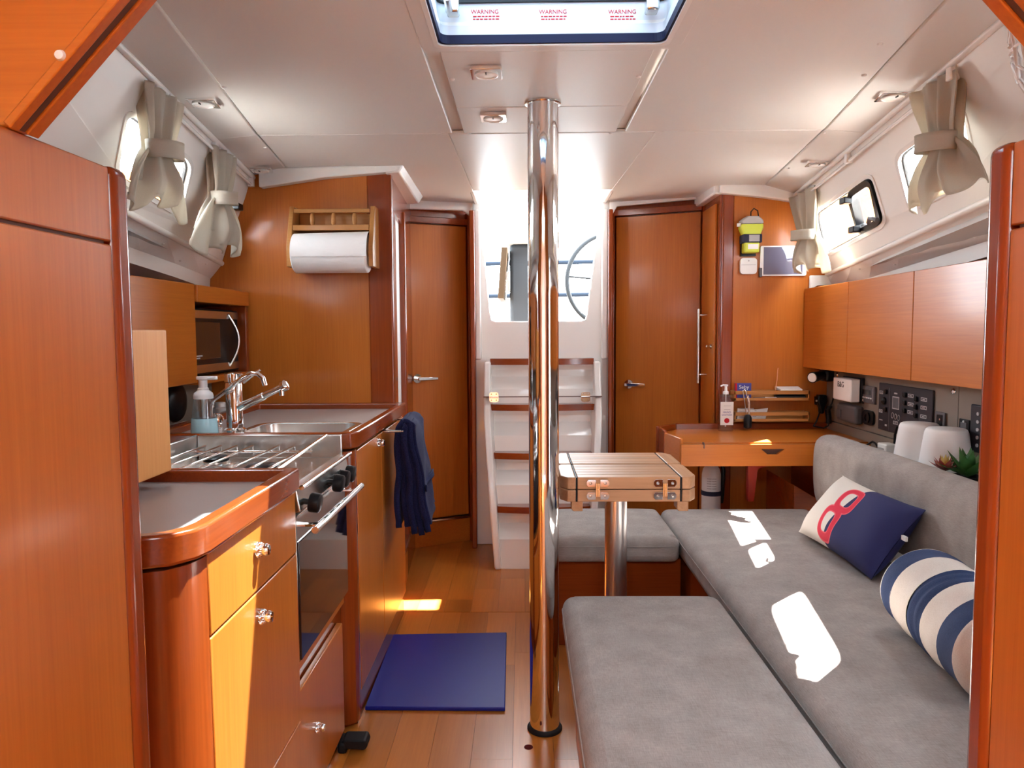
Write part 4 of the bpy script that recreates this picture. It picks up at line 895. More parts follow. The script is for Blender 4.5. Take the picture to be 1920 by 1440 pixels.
# lumbar pillow with the figure eight
def pillow_mat():
    m, nt, b = _mat('pillow_print'); N, L = nt.nodes, nt.links
    uvn = N.new('ShaderNodeUVMap'); sp = N.new('ShaderNodeSeparateXYZ'); L.new(uvn.outputs[0], sp.inputs[0])
    def mth(op, a, bb=None):
        n = N.new('ShaderNodeMath'); n.operation = op
        for i, v in enumerate((a, bb)):
            if v is None: continue
            if isinstance(v, (int, float)): n.inputs[i].default_value = v
            else: L.new(v, n.inputs[i])
        return n.outputs[0]
    u, v = sp.outputs[0], sp.outputs[1]        # metres along and up the pillow
    bd = mth('GREATER_THAN', mth('SUBTRACT', u, mth('MULTIPLY', v, .22)), .238)   # navy side
    def sd(cx, cy, ax, ay):
        return mth('POWER', mth('ADD', mth('POWER', mth('ABSOLUTE', mth('DIVIDE', mth('SUBTRACT', u, cx), ax)), 3.2), mth('POWER', mth('ABSOLUTE', mth('DIVIDE', mth('SUBTRACT', v, cy), ay)), 3.2)), .3125)
    def union(sa, sb): return mth('MINIMUM', sa, sb)
    lo_o, hi_o = sd(.242, .074, .058, .064), sd(.268, .172, .053, .054)
    lo_i, hi_i = sd(.242, .076, .029, .036), sd(.268, .174, .027, .029)
    ring = mth('MULTIPLY', mth('LESS_THAN', union(lo_o, hi_o), 1.0), mth('GREATER_THAN', union(lo_i, hi_i), 1.0))
    edge = mth('MULTIPLY', ring, mth('MAXIMUM', mth('GREATER_THAN', union(lo_o, hi_o), .93), mth('LESS_THAN', union(lo_i, hi_i), 1.12)))
    def mix(f, a, c):
        x = N.new('ShaderNodeMix'); x.data_type = 'RGBA'; L.new(f, x.inputs[0])
        for i, q in ((6, a), (7, c)):
            if isinstance(q, tuple): x.inputs[i].default_value = (*q, 1)
            else: L.new(q, x.inputs[i])
        return x.outputs[2]
    c = mix(bd, (.66, .62, .56), (.010, .013, .085)); c = mix(ring, c, (.62, .012, .045)); c = mix(edge, c, (.72, .09, .12))
    L.new(c, b.inputs['Base Color']); b.inputs['Roughness'].default_value = .85
    g_ = N.new('ShaderNodeNewGeometry'); n = N.new('ShaderNodeTexNoise'); n.inputs['Scale'].default_value = 600; L.new(g_.outputs['Position'], n.inputs['Vector'])
    bp = N.new('ShaderNodeBump'); bp.inputs['Strength'].default_value = .2; bp.inputs['Distance'].default_value = .001; L.new(n.outputs['Fac'], bp.inputs['Height']); L.new(bp.outputs[0], b.inputs['Normal'])
    return m
O = V(1.015, 2.72, SEAT + .012); U = V(.02, -.53, 0); Wv = V(.165, .02, .205)
PLw, PLh = U.length, Wv.length
nn = U.normalized().cross(Wv.normalized()); nn = nn if nn.x < 0 else -nn
pm = M(); nu, nv = 60, 36; uvs = []
for sgn in (1, -1):
    def fn(a, b):
        f = ((1 - abs(2 * a - 1) ** 3.2) * (1 - abs(2 * b - 1) ** 3.2)) ** .62
        pin = 1 - .055 * (1 - abs(2 * b - 1) ** 2) * abs(2 * a - 1) ** 3; pin2 = 1 - .07 * (1 - abs(2 * a - 1) ** 2) * abs(2 * b - 1) ** 3
        a2 = .5 + (a - .5) * pin; b2 = .5 + (b - .5) * pin2
        wr = .004 * math.sin(a * 13 + b * 5) * f
        return O + U * a2 + Wv * b2 + nn * sgn * (.068 * f + wr + .001) + V(0, 0, .035 * (a - .2) * (1 - b) ** 2 * .0)
    pm.grid(fn, nu, nv)
    for i in range(nu):
        for j in range(nv): uvs.append((i / (nu - 1) * PLw, j / (nv - 1) * PLh))
pl = thing('lumbar_pillow', 'white and navy pillow with a red figure eight on the settee', 'pillow', O + U * .5)
MT['pillow'] = pillow_mat()
pm.build('cover', 'pillow', pl, smooth=70, uv=uvs)
q = O + U * 1.0 + Wv * .60 + nn * .004; M().box(q.x - .004, q.x + .003, q.y - .022, q.y + .003, q.z - .008, q.z + .006).build('fabric_tag', 'white', pl)
# striped bolster
A, B_ = V(.952, 1.40, SEAT + .108), V(1.005, 1.875, SEAT + .108)
ax = (B_ - A).normalized(); L = (B_ - A).length; R = .106
bo = thing('striped_bolster', 'navy and white striped bolster cushion lying on the settee', 'bolster', (A + B_) / 2 - V(0, 0, .1))
MT['bolw'] = fabric('bolster_cream', (.62, .58, .52), (.74, .70, .64), .85, (500, 500, 500), .15); MT['boln'] = fabric('bolster_navy', (.020, .040, .105), (.035, .062, .15), .85, (500, 500, 500), .15)
uu = ax.cross(V(0, 0, 1)).normalized(); ww = uu.cross(ax)
def rad(h):
    e = min(h, L - h); r = R * (1 - max(0, 1 - e / .05) ** 2.4 * .5)
    return r
bands = [('w', 0, .045), ('n', .045, .115), ('w', .115, .20), ('n', .20, .275), ('w', .275, .375), ('n', .372, .435), ('w', .435, L)]
for c_, h0, h1 in bands:
    m = M(); 
    def fn(a, b, h0=h0, h1=h1):
        h = h0 + (h1 - h0) * a; th = 2 * PI * b; tilt = .015 * math.sin(th) 
        r = rad(min(max(h, .0), L)) + .0025 * math.sin(th * 3 + h * 40) * math.sin(PI * a) + (.0035 * math.sin(h * 190 + th) if c_ == 'n' and .19 < h < .28 else 0)
        z = -math.sin(th)
        flat = 1.0 if math.sin(th) < .85 else .97
        return A + ax * (h + tilt * min(1, h / .08) * min(1, (L - h) / .08)) + (uu * math.cos(th) - ww * math.sin(th) * flat) * r
    m.grid(fn, 10, 48, cv=True); m.build('stripe', 'bolw' if c_ == 'w' else 'boln', bo, smooth=60)
for P_, sg in ((A, -1), (B_, 1)):
    m = M(); m.grid(lambda a, b: P_ - ax * sg * .0 + (uu * math.cos(2 * PI * b) + ww * math.sin(2 * PI * b)) * (R * .5 * (1 - a) + .003) * (1 + .05 * math.sin(b * 2 * PI * 14) * (1 - a)) + ax * sg * (.012 * math.sin(PI * a * .5) - .030 * max(0, a - .6)), 10, 84, cv=True)
    m.build('gathered_end', 'bolw', bo, smooth=60)
M().tube([A - ax * .006 + uu * .0, A - ax * .02 + ww * -.02, A - ax * .018 + ww * -.06 + uu * .01, A - ax * .004 + ww * -.09], .006, 8).build('drawstring', 'rope', bo, smooth=60)

# ================================================================== CHART TABLE
DZ = .72
dk = thing('chart_table', 'wooden chart table with fiddle and cut-out drawer pull', 'chart table', (1.15, 3.45, DZ - .1))
outer = [(.755, 3.672), (.648, 3.56), (.648, 3.41), (.682, 3.225), (1.62, 3.225), (1.62, 3.672)]
M().prism([(x, y, DZ - .095) for x, y in [(.765, 3.67), (.665, 3.555), (.665, 3.415), (.695, 3.23), (1.61, 3.23), (1.61, 3.67)]], (0, 0, .095)).build('top_box', 'wood_x', dk)
for (a, b) in zip(outer[:2] + [outer[-1]], [outer[1], outer[2], outer[0]]): wp('fiddle', a, b, DZ - .095, DZ + .028, .014, 'dark_x', dk, off=.0, bev=.004)
M().prism([(.648, 3.41, DZ - .095), (.664, 3.412, DZ - .095), (.697, 3.226, DZ - .095), (.682, 3.222, DZ - .095)], (0, 0, .115)).build('fiddle', 'wood_y', dk, bev=.004)
hl_ = [atY(px, py, 3.222) for px, py in ((1425, 841), (1469, 841), (1455, 851), (1437, 851))]
fr_ = [(.684, 3.206, DZ - .1), (1.60, 3.206, DZ - .1), (1.60, 3.206, DZ - .006), (.684, 3.206, DZ - .006)]
dw = M().prism(fr_, (0, .016, 0), [[(p.x, 3.206, p.z) for p in hl_]]).build('drawer_front', 'wood_x', dk)
M().box(hl_[0].x - .01, hl_[1].x + .01, 3.2225, 3.229, hl_[2].z - .01, hl_[0].z + .008).build('finger_recess', 'groove', dw)
M().box(.78, .784, 3.203, 3.23, DZ - .022, DZ + .002).build('lid_seam', 'groove', dk)
M().prism([(1.03, 3.40, DZ - .096), (1.16, 3.40, DZ - .096), (1.155, 3.40, DZ - .125), (1.075, 3.40, DZ - .15), (1.06, 3.40, .42), (1.035, 3.40, .42)], (0, .03, 0)).build('support_bracket', 'red', dk, label='red-painted support bracket under the chart table')
M().box(1.325, 1.345, 3.235, 3.67, 0, DZ - .097).build('side_panel', 'dark_y', dk)
u = thing('chart_seat_locker', 'low red-brown locker in the shadow under the chart table', 'locker', (1.3, 3.45, 0))
M().prism([(1.20, 3.28, 0), (1.31, 3.28, 0), (1.31, 3.28, .42), (1.30, 3.28, .46), (1.20, 3.28, .52)], (0, .38, 0)).build('carcass', 'dark_x', u, bev=.003)
M().box(1.21, 1.30, 3.274, 3.28, .05, .36).build('door', 'wood_x', u, bev=.002)
# pen racks on the bulkhead
def pen_rack(py0, py1, label):
    a, b = atY(1376, py0, 3.63), atY(1517, py1, 3.63)
    t = thing('pen_rack', label, 'rack', ((a.x + b.x) / 2, 3.66, b.z))
    z0, z1 = b.z, a.z; x0, x1 = a.x, b.x
    M().box(x0, x1, 3.625, 3.697, z0, z0 + .006).build('bottom', 'beech', t)
    h = (z1 - z0)
    M().box(x0, x1, 3.622, 3.630, z1 - h * .36, z1).build('front_rail', 'beech', t, bev=.001)
    M().box(x0, x1, 3.622, 3.630, z0 + .001, z0 + h * .3).build('front_rail', 'beech', t, bev=.001)
    M().box(x0, x1, 3.690, 3.697, z0, z1).build('back_board', 'beech', t)
    for x in (x0, x1 - .008): M().box(x, x + .008, 3.622, 3.697, z0, z1).build('end_cheek', 'beech', t, bev=.001)
    return x0, x1, z0, z1
r1 = pen_rack(733, 751, 'upper slotted wooden rack over the chart table, holding pens')
r2 = pen_rack(773, 790, 'lower slotted wooden rack over the chart table, holding cards')
z = r1[2] + .0065
m = thing('blue_booklet', 'small blue booklet with white script standing in the upper rack', 'booklet', (r1[0] + .04, 3.66, z))
M().box(r1[0] + .012, r1[0] + .092, 3.655, 3.665, z, z + .078).build('cover', 'print_blue', m, bev=.001)
M().box(r1[0] + .012, r1[0] + .022, 3.653, 3.655, z, z + .078).build('spine', 'print_red', m)
text('Seby', .026, (r1[0] + .056, 3.6545, z + .058), (1, 0, 0), (0, .0, 1), 'white', 'title', m)
t = thing('pen', 'white and dark ballpoint pen lying in the upper rack slot', 'pen', (r1[0] + .14, 3.645, z))
M().cyl((r1[0] + .10, 3.645, z + .006), (r1[0] + .155, 3.643, z + .006), .0045, n=10).build('barrel', 'greyp', t, smooth=50); M().cyl((r1[0] + .156, 3.643, z + .006), (r1[0] + .225, 3.641, z + .006), .0045, n=10).build('cap', 'white', t, smooth=50)
t = thing('eyeglass_case', 'slim black case lying in the upper rack slot', 'case', (r1[1] - .08, 3.65, z))
M().box(r1[1] - .155, r1[1] - .014, 3.634, 3.68, z, z + .022).build('case_body', 'black', t, bev=.006); M().box(r1[1] - .154, r1[1] - .015, 3.633, 3.6345, z + .010, z + .012).build('seam', 'greyp', t)
t = thing('envelope', 'white folded paper lying on top of the upper rack', 'paper', (r1[1] - .09, 3.66, r1[3]))
M().hexa([(r1[1] - .14, 3.625, r1[3] + .0005), (r1[1] - .035, 3.625, r1[3] + .0005), (r1[1] - .03, 3.695, r1[3] + .0005), (r1[1] - .145, 3.695, r1[3] + .0005), (r1[1] - .14, 3.625, r1[3] + .007), (r1[1] - .035, 3.625, r1[3] + .007), (r1[1] - .03, 3.695, r1[3] + .016), (r1[1] - .145, 3.695, r1[3] + .016)]).build('sheet', 'white', t, bev=.001)
a, b = atY(1454, 733, 3.67), atY(1459, 690, 3.67)
M().tube([V(a.x, 3.67, z), a, a.lerp(b, .5) + V(.001, 0, 0), b + V(-.002, 0, -.01), b], .0024, 8).build('copper_wire', 'copper', smooth=60, label='thin copper-coloured wire standing up from the upper rack', cat='wire')
z = r2[2] + .0065
for i, (dx, w, h, y, rot, lab) in enumerate(((.02, .075, .055, 3.65, .05, 'white printed card box in the lower rack'), (.075, .09, .046, 3.665, -.1, 'printed receipts leaning in the lower rack'))):
    t = thing('card_box' if i == 0 else 'receipts', lab, 'card', (r2[0] + dx + w / 2, y, z))
    M().hexa([(r2[0] + dx, y, z), (r2[0] + dx + w, y, z), (r2[0] + dx + w, y + .02, z), (r2[0] + dx, y + .02, z), (r2[0] + dx + .008, y, z + h), (r2[0] + dx + w + .012, y, z + h - rot * .1), (r2[0] + dx + w + .012, y + .02, z + h), (r2[0] + dx + .008, y + .02, z + h)]).build('card', 'white', t, bev=.001)
    pb = M()
    for k in range(4): pb.box(r2[0] + dx + .012, r2[0] + dx + w * (.5 + .1 * (k % 3)), y - .0012, y - .0004, z + .012 + k * .010, z + .015 + k * .010)
    pb.build('print', 'print_grey', t)
# marker with carabiner on the racks
c = atY(1402, 790, 3.605)
t = thing('key_fob', 'black torch hanging from a silver carabiner on the racks', 'key fob', (c.x, 3.605, c.z - .02))
M().lathe([(.014, 0), (.019, .004), (.019, .05), (.015, .06), (.011, .066), (.0001, .068)], (c.x, 3.605, atY(1402, 803, 3.605).z), n=20).build('torch', 'black', t, smooth=40)
pp = [atY(*q, 3.605) for q in ((1399, 775), (1396, 752), (1393, 733), (1396, 730), (1399, 734), (1402, 752), (1404, 775))]
M().tube(pp, .003, 8).build('carabiner', 'chrome', t, smooth=60)
pp = [atY(*q, 3.600) for q in ((1404, 777), (1404, 755), (1401, 742), (1403, 741), (1406, 757), (1405, 777))]
M().tube(pp, .0025, 8).build('clip', 'chrome', t, smooth=60)
# hand sanitizer
p = V(atZ(1360, 808, DZ).x, 3.60, DZ + .001)
t = thing('sanitizer_bottle', 'clear flat pump bottle of hand sanitizer on the chart table', 'bottle', p)
MT['clear'] = clear; MT['clearpink'] = pane_mat('clear_gel', (.86, .80, .80), .12, .1)
w = .033
M().prism([(p.x + x, p.y + y, p.z) for x, y in rrect(-w, w, -.022, .022, .008)], (0, 0, .165)).build('bottle_wall', 'clearpink', t)
M().prism([(p.x + x, p.y + y, p.z + .165) for x, y in rrect(-w, w, -.022, .022, .008)], (0, 0, .012)).build('shoulder', 'clear', t)
M().box(p.x - w + .002, p.x + w - .002, p.y - .0235, p.y - .0225, p.z + .03, p.z + .142).build('label', 'lining', t)
text('HAND', .013, (p.x, p.y - .0237, p.z + .092), (1, 0, 0), (0, 0, 1), 'print_blue', 'lettering', t); text('SANITIZER', .0105, (p.x, p.y - .0237, p.z + .079), (1, 0, 0), (0, 0, 1), 'print_blue', 'lettering', t)
bb = M(); bb.box(p.x - .014, p.x + .016, p.y - .0240, p.y - .0236, p.z + .104, p.z + .107); bb.box(p.x - .016, p.x + .018, p.y - .0240, p.y - .0236, p.z + .122, p.z + .124); bb.build('print', 'print_grey', t)
M().cyl((p.x, p.y - .0236, p.z + .052), (p.x, p.y - .0242, p.z + .052), .0125, n=20).build('round_seal', 'print_red', t)
M().lathe([(.014, .1775), (.014, .19), (.007, .193), (.006, .215), (.010, .217), (.010, .224), (.0001, .225)], p, n=18).build('pump', 'white', t, smooth=40)
M().tube([p + V(.006, 0, .220), p + V(-.012, 0, .222), p + V(-.025, 0, .216)], .004, 8).build('nozzle', 'white', t, smooth=50)
M().cyl(p + V(0, 0, .02), p + V(0, 0, .18), .003, n=8).build('dip_tube', 'white', t)
# bulkhead instruments: beacon, white sensor, tablet
YB = 3.70
def atb(px, py, d=0): return atY(px, py, YB - d)
a, b = atb(1388, 408, .05), atb(1428, 474, .05); cx = (a.x + b.x) / 2; w = (b.x - a.x) / 2
t = thing('emergency_beacon', 'yellow emergency beacon with grey cap and wire antenna on the bulkhead', 'beacon', (cx, YB - .04, b.z))
z = lambda py: atb(1408, py, .05).z
M().prism([(cx - w * .66, YB - .075, b.z), (cx + w * .66, YB - .075, b.z), (cx + w * .66, YB - .075, z(448)), (cx + w * .75, YB - .075, z(440)), (cx + w, YB - .075, z(428)), (cx + w, YB - .075, z(421)), (cx - w, YB - .075, z(421)), (cx - w, YB - .075, z(428)), (cx - w * .75, YB - .075, z(440)), (cx - w * .66, YB - .075, z(448))], (0, .06, 0)).build('body', 'yellow', t, bev=.005)
M().prism([(cx - w, YB - .072, z(420)), (cx + w * 1.05, YB - .072, z(420)), (cx + w, YB - .072, z(413)), (cx + w * .6, YB - .072, z(406)), (cx - w * .5, YB - .072, z(406)), (cx - w, YB - .072, z(414))], (0, .055, 0)).build('cap', 'print_grey', t, bev=.006)
M().box(cx - w * .85, cx + w * .85, YB - .082, YB - .01, z(456), z(440)).build('strap', 'rope', t, bev=.004)
M().box(cx - w * .35, cx + w * .6, YB - .084, YB - .082, z(454), z(442)).build('label_plate', 'print_grey', t)
M().box(cx - w * .4, cx + w * .55, YB - .0765, YB - .0755, z(468), z(459)).build('label_plate', 'white', t)
M().tube([(cx - .002, YB - .05, z(406)), (cx - .002, YB - .05, z(397)), (cx + .012, YB - .05, z(391)), (cx + .03, YB - .05, z(395)), (cx + .038, YB - .04, z(406)), (cx + .038, YB - .03, z(412))], .003, 8).build('antenna', 'rubber', t, smooth=60)
M().box(cx - w * 1.3, cx - w, YB - .06, YB - .05, z(425), z(419)).build('pull_tab', 'white', t)
M().box(cx - w * .7, cx + w * .7, YB - .013, YB - .001, b.z - .012, z(410)).build('bracket', 'black', t)
a, b = atb(1387, 484, .01), atb(1418, 514, .01)
t = thing('wall_sensor', 'small white rounded square switch box below the beacon', 'switch box', ((a.x + b.x) / 2, YB - .01, b.z))
M().prism([(x, YB - .001, zz) for x, zz in rrect(a.x, b.x, b.z, a.z, .016, 5)], (0, -.02, 0)).build('case', 'white', t, bev=.004)
M().box(a.x + .006, b.x - .006, YB - .0225, YB - .0208, (a.z + b.z) / 2 + .004, (a.z + b.z) / 2 + .006).build('seam', 'print_grey', t)
M().lathe([(.004, 0), (.003, .001)], ((a.x + b.x) / 2, YB - .0212, a.z - .014), (0, -1, 0), 12).build('indicator', 'print_grey', t)
a, b = atb(1426, 461, .012), atb(1512, 517, .012)
t = thing('tablet', 'white framed tablet mounted on the bulkhead behind the curtain', 'tablet', ((a.x + b.x) / 2, YB - .01, b.z))
M().prism([(x, YB - .002, zz) for x, zz in rrect(a.x, b.x, b.z, a.z, .010, 4)], (0, -.010, 0)).build('case', 'white', t, bev=.0015)
M().box(a.x + .016, b.x - .020, YB - .0128, YB - .0121, b.z + .007, a.z - .006).build('screen', 'screen', t)
M().box(a.x - .004, a.x + .010, YB - .014, YB - .001, b.z - .004, b.z + .04).build('holder', 'greyp', t, bev=.002)
# fire extinguisher
p = V(.925, 3.64, .30)
t = thing('fire_extinguisher', 'white fire extinguisher strapped under the chart table', 'fire extinguisher', p)
M().lathe([(.044, 0), (.046, .006), (.046, .20), (.040, .228), (.024, .248), (.014, .252), (.014, .262), (.0001, .262)], p, n=32).build('cylinder', 'frost', t, smooth=40)
M().box(p.x - .016, p.x + .05, p.y - .016, p.y + .016, p.z + .263, p.z + .285).build('valve_head', 'black', t, bev=.005)
M().tube([p + V(.045, 0, .272), p + V(.056, -.01, .22), p + V(.052, -.01, .10), p + V(.050, 0, .06)], .010, 10).build('hose', 'black', t, smooth=60)
M().lathe([(.0465, .10), (.049, .10), (.049, .122), (.0465, .122)], p, n=32).build('strap', 'rope', t, smooth=40)
bb = M()
for k in range(5): bb.add([p + V(math.sin(q) * .0466, -math.cos(q) * .0466, zz) for q in (-.7, -.35, 0, .3) for zz in (.135 + k * .012, .139 + k * .012)], [[0, 1, 3, 2], [2, 3, 5, 4], [4, 5, 7, 6]])
bb.build('print', 'print_grey', t)
# ================================================================== STARBOARD LOCKERS AND INSTRUMENT PANEL
RX = 1.38
u = thing('wall_lockers', 'row of three wooden locker fronts above the settee', 'locker', (1.48, 2.4, 1.03))
ysp = [atX(px, 600, RX).y for px in (1589, 1711)]
zt = lambda y: 1.405 + .006 * (3.7 - y); zb = lambda y: 1.022 + .002 * (3.7 - y)
edges = [3.694, ysp[0], ysp[1], 1.55, .95]
for a, b in zip(edges, edges[1:]):
    M().hexa([(RX, b + .002, zb(b)), (RX + .018, b + .002, zb(b)), (RX + .018, a - .002, zb(a)), (RX, a - .002, zb(a)), (RX, b + .002, zt(b)), (RX + .018, b + .002, zt(b)), (RX + .018, a - .002, zt(a)), (RX, a - .002, zt(a))]).build('door', 'wood_y', u, bev=.002)
M().box(RX + .020, 1.62, .95, 3.69, 1.03, 1.385).build('carcass', 'dark_y', u)
IX = 1.50
ip = thing('instrument_wall', 'taupe instrument panel between the lockers and the settee back', 'panel', (IX, 2.4, .70))
ysm = atX(1797, 760, IX).y
M().box(IX, IX + .015, ysm + .0015, 3.694, .765, 1.022).build('panel_face', 'panel', ip)
M().box(IX, IX + .015, .95, ysm - .0015, .765, 1.024).build('panel_face', 'panel', ip)
M().box(IX - .004, IX + .015, .95, 3.69, .70, .762).build('panel_lower', 'panel', ip, bev=.002)
M().box(1.30, IX, .95, 3.22, .68, .70).build('shelf', 'panel', ip)
for px, py in ((1571, 703), (1789, 734)):
    c = atX(px, py, IX); M().lathe([(.011, 0), (.011, .004), (.007, .008), (.0001, .010)], c, (-1, 0, 0), 16).build('push_lock', 'chrome', ip, smooth=50)
def ibox(px0, px1, pyc, h, th, X=IX):
    """y range and z centre of something on the panel plane"""
    y1, y0 = atX(px0, pyc, X).y, atX(px1, pyc, X).y; z = atX((px0 + px1) / 2, pyc, X).z
    return y0, y1, z
# router box
y0, y1, z = ibox(1561, 1594, 736, 0, 0, 1.437)
zc = .936
t = thing('router_box', 'white router box lettered B&G on the instrument panel', 'router', (1.47, (y0 + y1) / 2, zc - .055))
M().box(1.438, 1.482, y0, y1, zc - .05, zc + .052).build('case', 'white', t, bev=.006)
M().box(1.484, 1.499, y0 - .004, y1 + .004, zc - .054, zc + .056).build('base', 'black', t, bev=.003)
text('B&G', .036, (1.4375, (y0 + y1) / 2 + .008, zc + .022), (0, -1, 0), (0, 0, 1), 'print_black', 'lettering', t)
# grey cover box below
y0, y1, z = ibox(1567, 1603, 776, 0, 0, 1.46); zc = .828
t = thing('grey_cover', 'dark grey rounded cover box under the white router', 'cover box', (1.48, (y0 + y1) / 2, zc - .04))
M().box(1.462, 1.499, y0, y1, zc - .042, zc + .040).build('cover', 'greyp', t, bev=.012, seg=3)
M().box(1.456, 1.463, y1 - .055, y1 - .012, zc - .026, zc + .012).build('flap', 'greyp', t, bev=.004)
# charge display
y0, y1, z = ibox(1615, 1641, 738, 0, 0, 1.494)
t = thing('charge_display', 'small dark battery display left of the breaker panel', 'display', (1.495, (y0 + y1) / 2, .89))
M().box(1.490, 1.499, y0, y1, .888, .962).build('case', 'greyp', t, bev=.002)
M().box(1.4885, 1.4905, y0 + .035, y1 - .015, .925, .945).build('screen', 'dkglass', t)
bb = M()
for k in range(5): bb.box(1.489, 1.4905, y1 - .022 - k * .018, y1 - .034 - k * .018, .908, .914)
bb.box(1.489, 1.4905, y1 - .022, y1 - .028, .894, .902); bb.build('digits', 'white', t)
M().box(1.489, 1.4905, y0 + .010, y0 + .014, .90, .955).build('strip', 'print_grey', t)
# 12 V socket
y0, y1, z = ibox(1617, 1637, 788, 0, 0, 1.49); zc = .826
t = thing('power_socket', 'black round power socket under the battery display', 'socket', (1.495, (y0 + y1) / 2, zc - .03))
M().prism([(1.499, (y0 + y1) / 2 + a * 1.5, zc + b) for a, b in rrect(-.032, .032, -.032, .032, .018)], (-.010, 0, 0)).build('plate', 'black', t, bev=.003)
M().lathe([(.024, 0), (.024, .006), (.016, .006), (.016, .002), (.0001, .002)], (1.489, (y0 + y1) / 2, zc), (-1, 0, 0), 24).build('rim', 'black', t, smooth=40)
# breaker panel
y1, y0 = atX(1648, 760, IX - .006).y, atX(1749, 770, IX - .006).y
t = thing('breaker_panel', 'charcoal breaker panel with square screen, switches and labels', 'breaker panel', (IX - .005, (y0 + y1) / 2, .788))
z0, z1 = .790, .984
pf = M().box(IX - .008, IX - .001, y0, y1, z0, z1).build('plate', 'panelblack', t, bev=.002)
W_ = y1 - y0; H_ = z1 - z0; xf = IX - .0085
Yp = lambda u: y1 - u * W_; Zp = lambda v: z1 - v * H_
M().box(xf - .0005, xf + .001, Yp(.232), Yp(.222), Zp(.98), Zp(.08)).build('divider', 'greyp', t)
sc_ = M().box(xf - .001, xf + .001, Yp(.42), Yp(.29), Zp(.50), Zp(.24)).build('screen_frame', 'print_grey', t); M().box(xf - .0015, xf, Yp(.41), Yp(.30), Zp(.48), Zp(.26)).build('screen', 'greyp', sc_)
for k in range(3): M().tube([(xf - .001, Yp(.30 + .06 * k) + math.cos(q) * .0085, Zp(.64 + .012 * k) + math.sin(q) * .011) for q in [2 * PI * i / 16 for i in range(16)]], .0013, 6, closed=True).build('push_ring', 'print_grey', t, smooth=60)
def lab(u, v, w=.085, h=.07, name='switch_label'):
    o = M().prism([(xf - .0008, Yp(u + a), Zp(v + b)) for a, b in ((-w / 2, -h / 2), (w / 2, -h / 2), (w / 2, h / 2), (-w / 2, h / 2))], (.001, 0, 0), [[(xf - .0008, Yp(u + a), Zp(v + b)) for a, b in ((-w / 2 + .008, -h / 2 + .014), (w / 2 - .008, -h / 2 + .014), (w / 2 - .008, h / 2 - .014), (-w / 2 + .008, h / 2 - .014))]]).build(name, 'print_grey', t)
    M().box(xf - .0008, xf + .0002, Yp(u + w * .22), Yp(u - w * .22), Zp(v + .010), Zp(v - .008)).build('print', 'print_grey', o)
for v in (.15, .55): lab(.055, v + .05, .07)
for v in (.17, .34, .50): lab(.63, v, .10)
for v in (.20, .36, .53, .70, .86): lab(.86, v, .10)
lab(.36, .78, .09)
for u_, v in ((.16, .17), (.16, .55), (.53, .17), (.53, .33), (.53, .49), (.73, .21), (.73, .37), (.73, .54), (.73, .70)):
    M().box(xf - .008, xf + .001, Yp(u_ + .022), Yp(u_ - .022), Zp(v + .05), Zp(v - .05)).build('switch', 'black', t, bev=.003)
M().lathe([(.016, 0), (.016, .005), (.008, .012), (.0001, .014)], (xf, Yp(.12), Zp(.37)), (-1, 0, 0), 18).build('selector', 'black', t, smooth=40)
bb = M(); bb.box(xf - .0008, xf + .0002, Yp(.38), Yp(.32), Zp(.19), Zp(.16)).box(xf - .0008, xf + .0002, Yp(.10), Yp(.03), Zp(.80), Zp(.78)).box(xf - .0008, xf + .0002, Yp(.19), Yp(.15), Zp(.90), Zp(.86)).build('print', 'print_grey', t)
# sockets to the right, control strip
for (pa, pb, zc, hh, nm, lb) in ((1754, 1772, .885, .05, 'grey_socket', 'grey framed socket plate next to the breaker panel'), (1799, 1818, .872, .06, 'usb_socket', 'black charging socket with a white light on the panel')):
    yb, ya = atX(pa, 800, IX - .005).y, atX(pb, 800, IX - .005).y
    t = thing(nm, lb, 'socket', (IX, (ya + yb) / 2, zc - hh / 2))
    M().box(IX - .008, IX - .001, ya, yb, zc - hh * .6, zc + hh * .5).build('plate', 'greyp' if nm[0] == 'g' else 'black', t, bev=.002)
    M().box(IX - .010, IX - .0075, ya + .012, yb - .012, zc - hh * .45, zc + hh * .32).build('insert', 'black' if nm[0] == 'g' else 'greyp', t, bev=.002)
    M().cyl((IX - .0075, yb - (.03 if nm[0] == 'u' else .035), zc + (.022 if nm[0] == 'u' else 0)), (IX - .011, yb - (.03 if nm[0] == 'u' else .035), zc + (.022 if nm[0] == 'u' else 0)), .004, n=10).build('indicator', 'white' if nm[0] == 'u' else 'steel', t)
yb, ya = atX(1821, 800, IX - .005).y, atX(1850, 800, IX - .005).y
t = thing('control_strip', 'tall black control strip with small buttons at the panel end', 'control panel', (IX, (ya + yb) / 2, .79))
M().box(IX - .010, IX - .001, ya, yb, .80, .958).build('plate', 'panelblack', t, bev=.006)
for k in range(5): M().cyl((IX - .010, yb - .045, .825 + k * .026), (IX - .013, yb - .045, .825 + k * .026), .006, n=12).build('button', 'print_grey', t)
# spot lamp
c = atX(1540, 712, 1.48)
t = thing('spot_lamp', 'small black swivel spot lamp with white lens under the lockers', 'lamp', (1.48, 3.66, .97))
M().box(1.455, 1.50, 3.60, 3.69, .955, 1.02).build('mount', 'black', t, bev=.014, seg=3)
a, b = atY(1523, 708, 3.56), V(1.47, 3.64, .99)
M().cyl(b, a, .018, .026, 20).build('lamp_head', 'black', t, smooth=40)
d_ = (a - b).normalized(); M().lathe([(.022, 0), (.021, .003), (.0001, .005)], a, d_, 20).build('lens', 'lens', t, smooth=50)
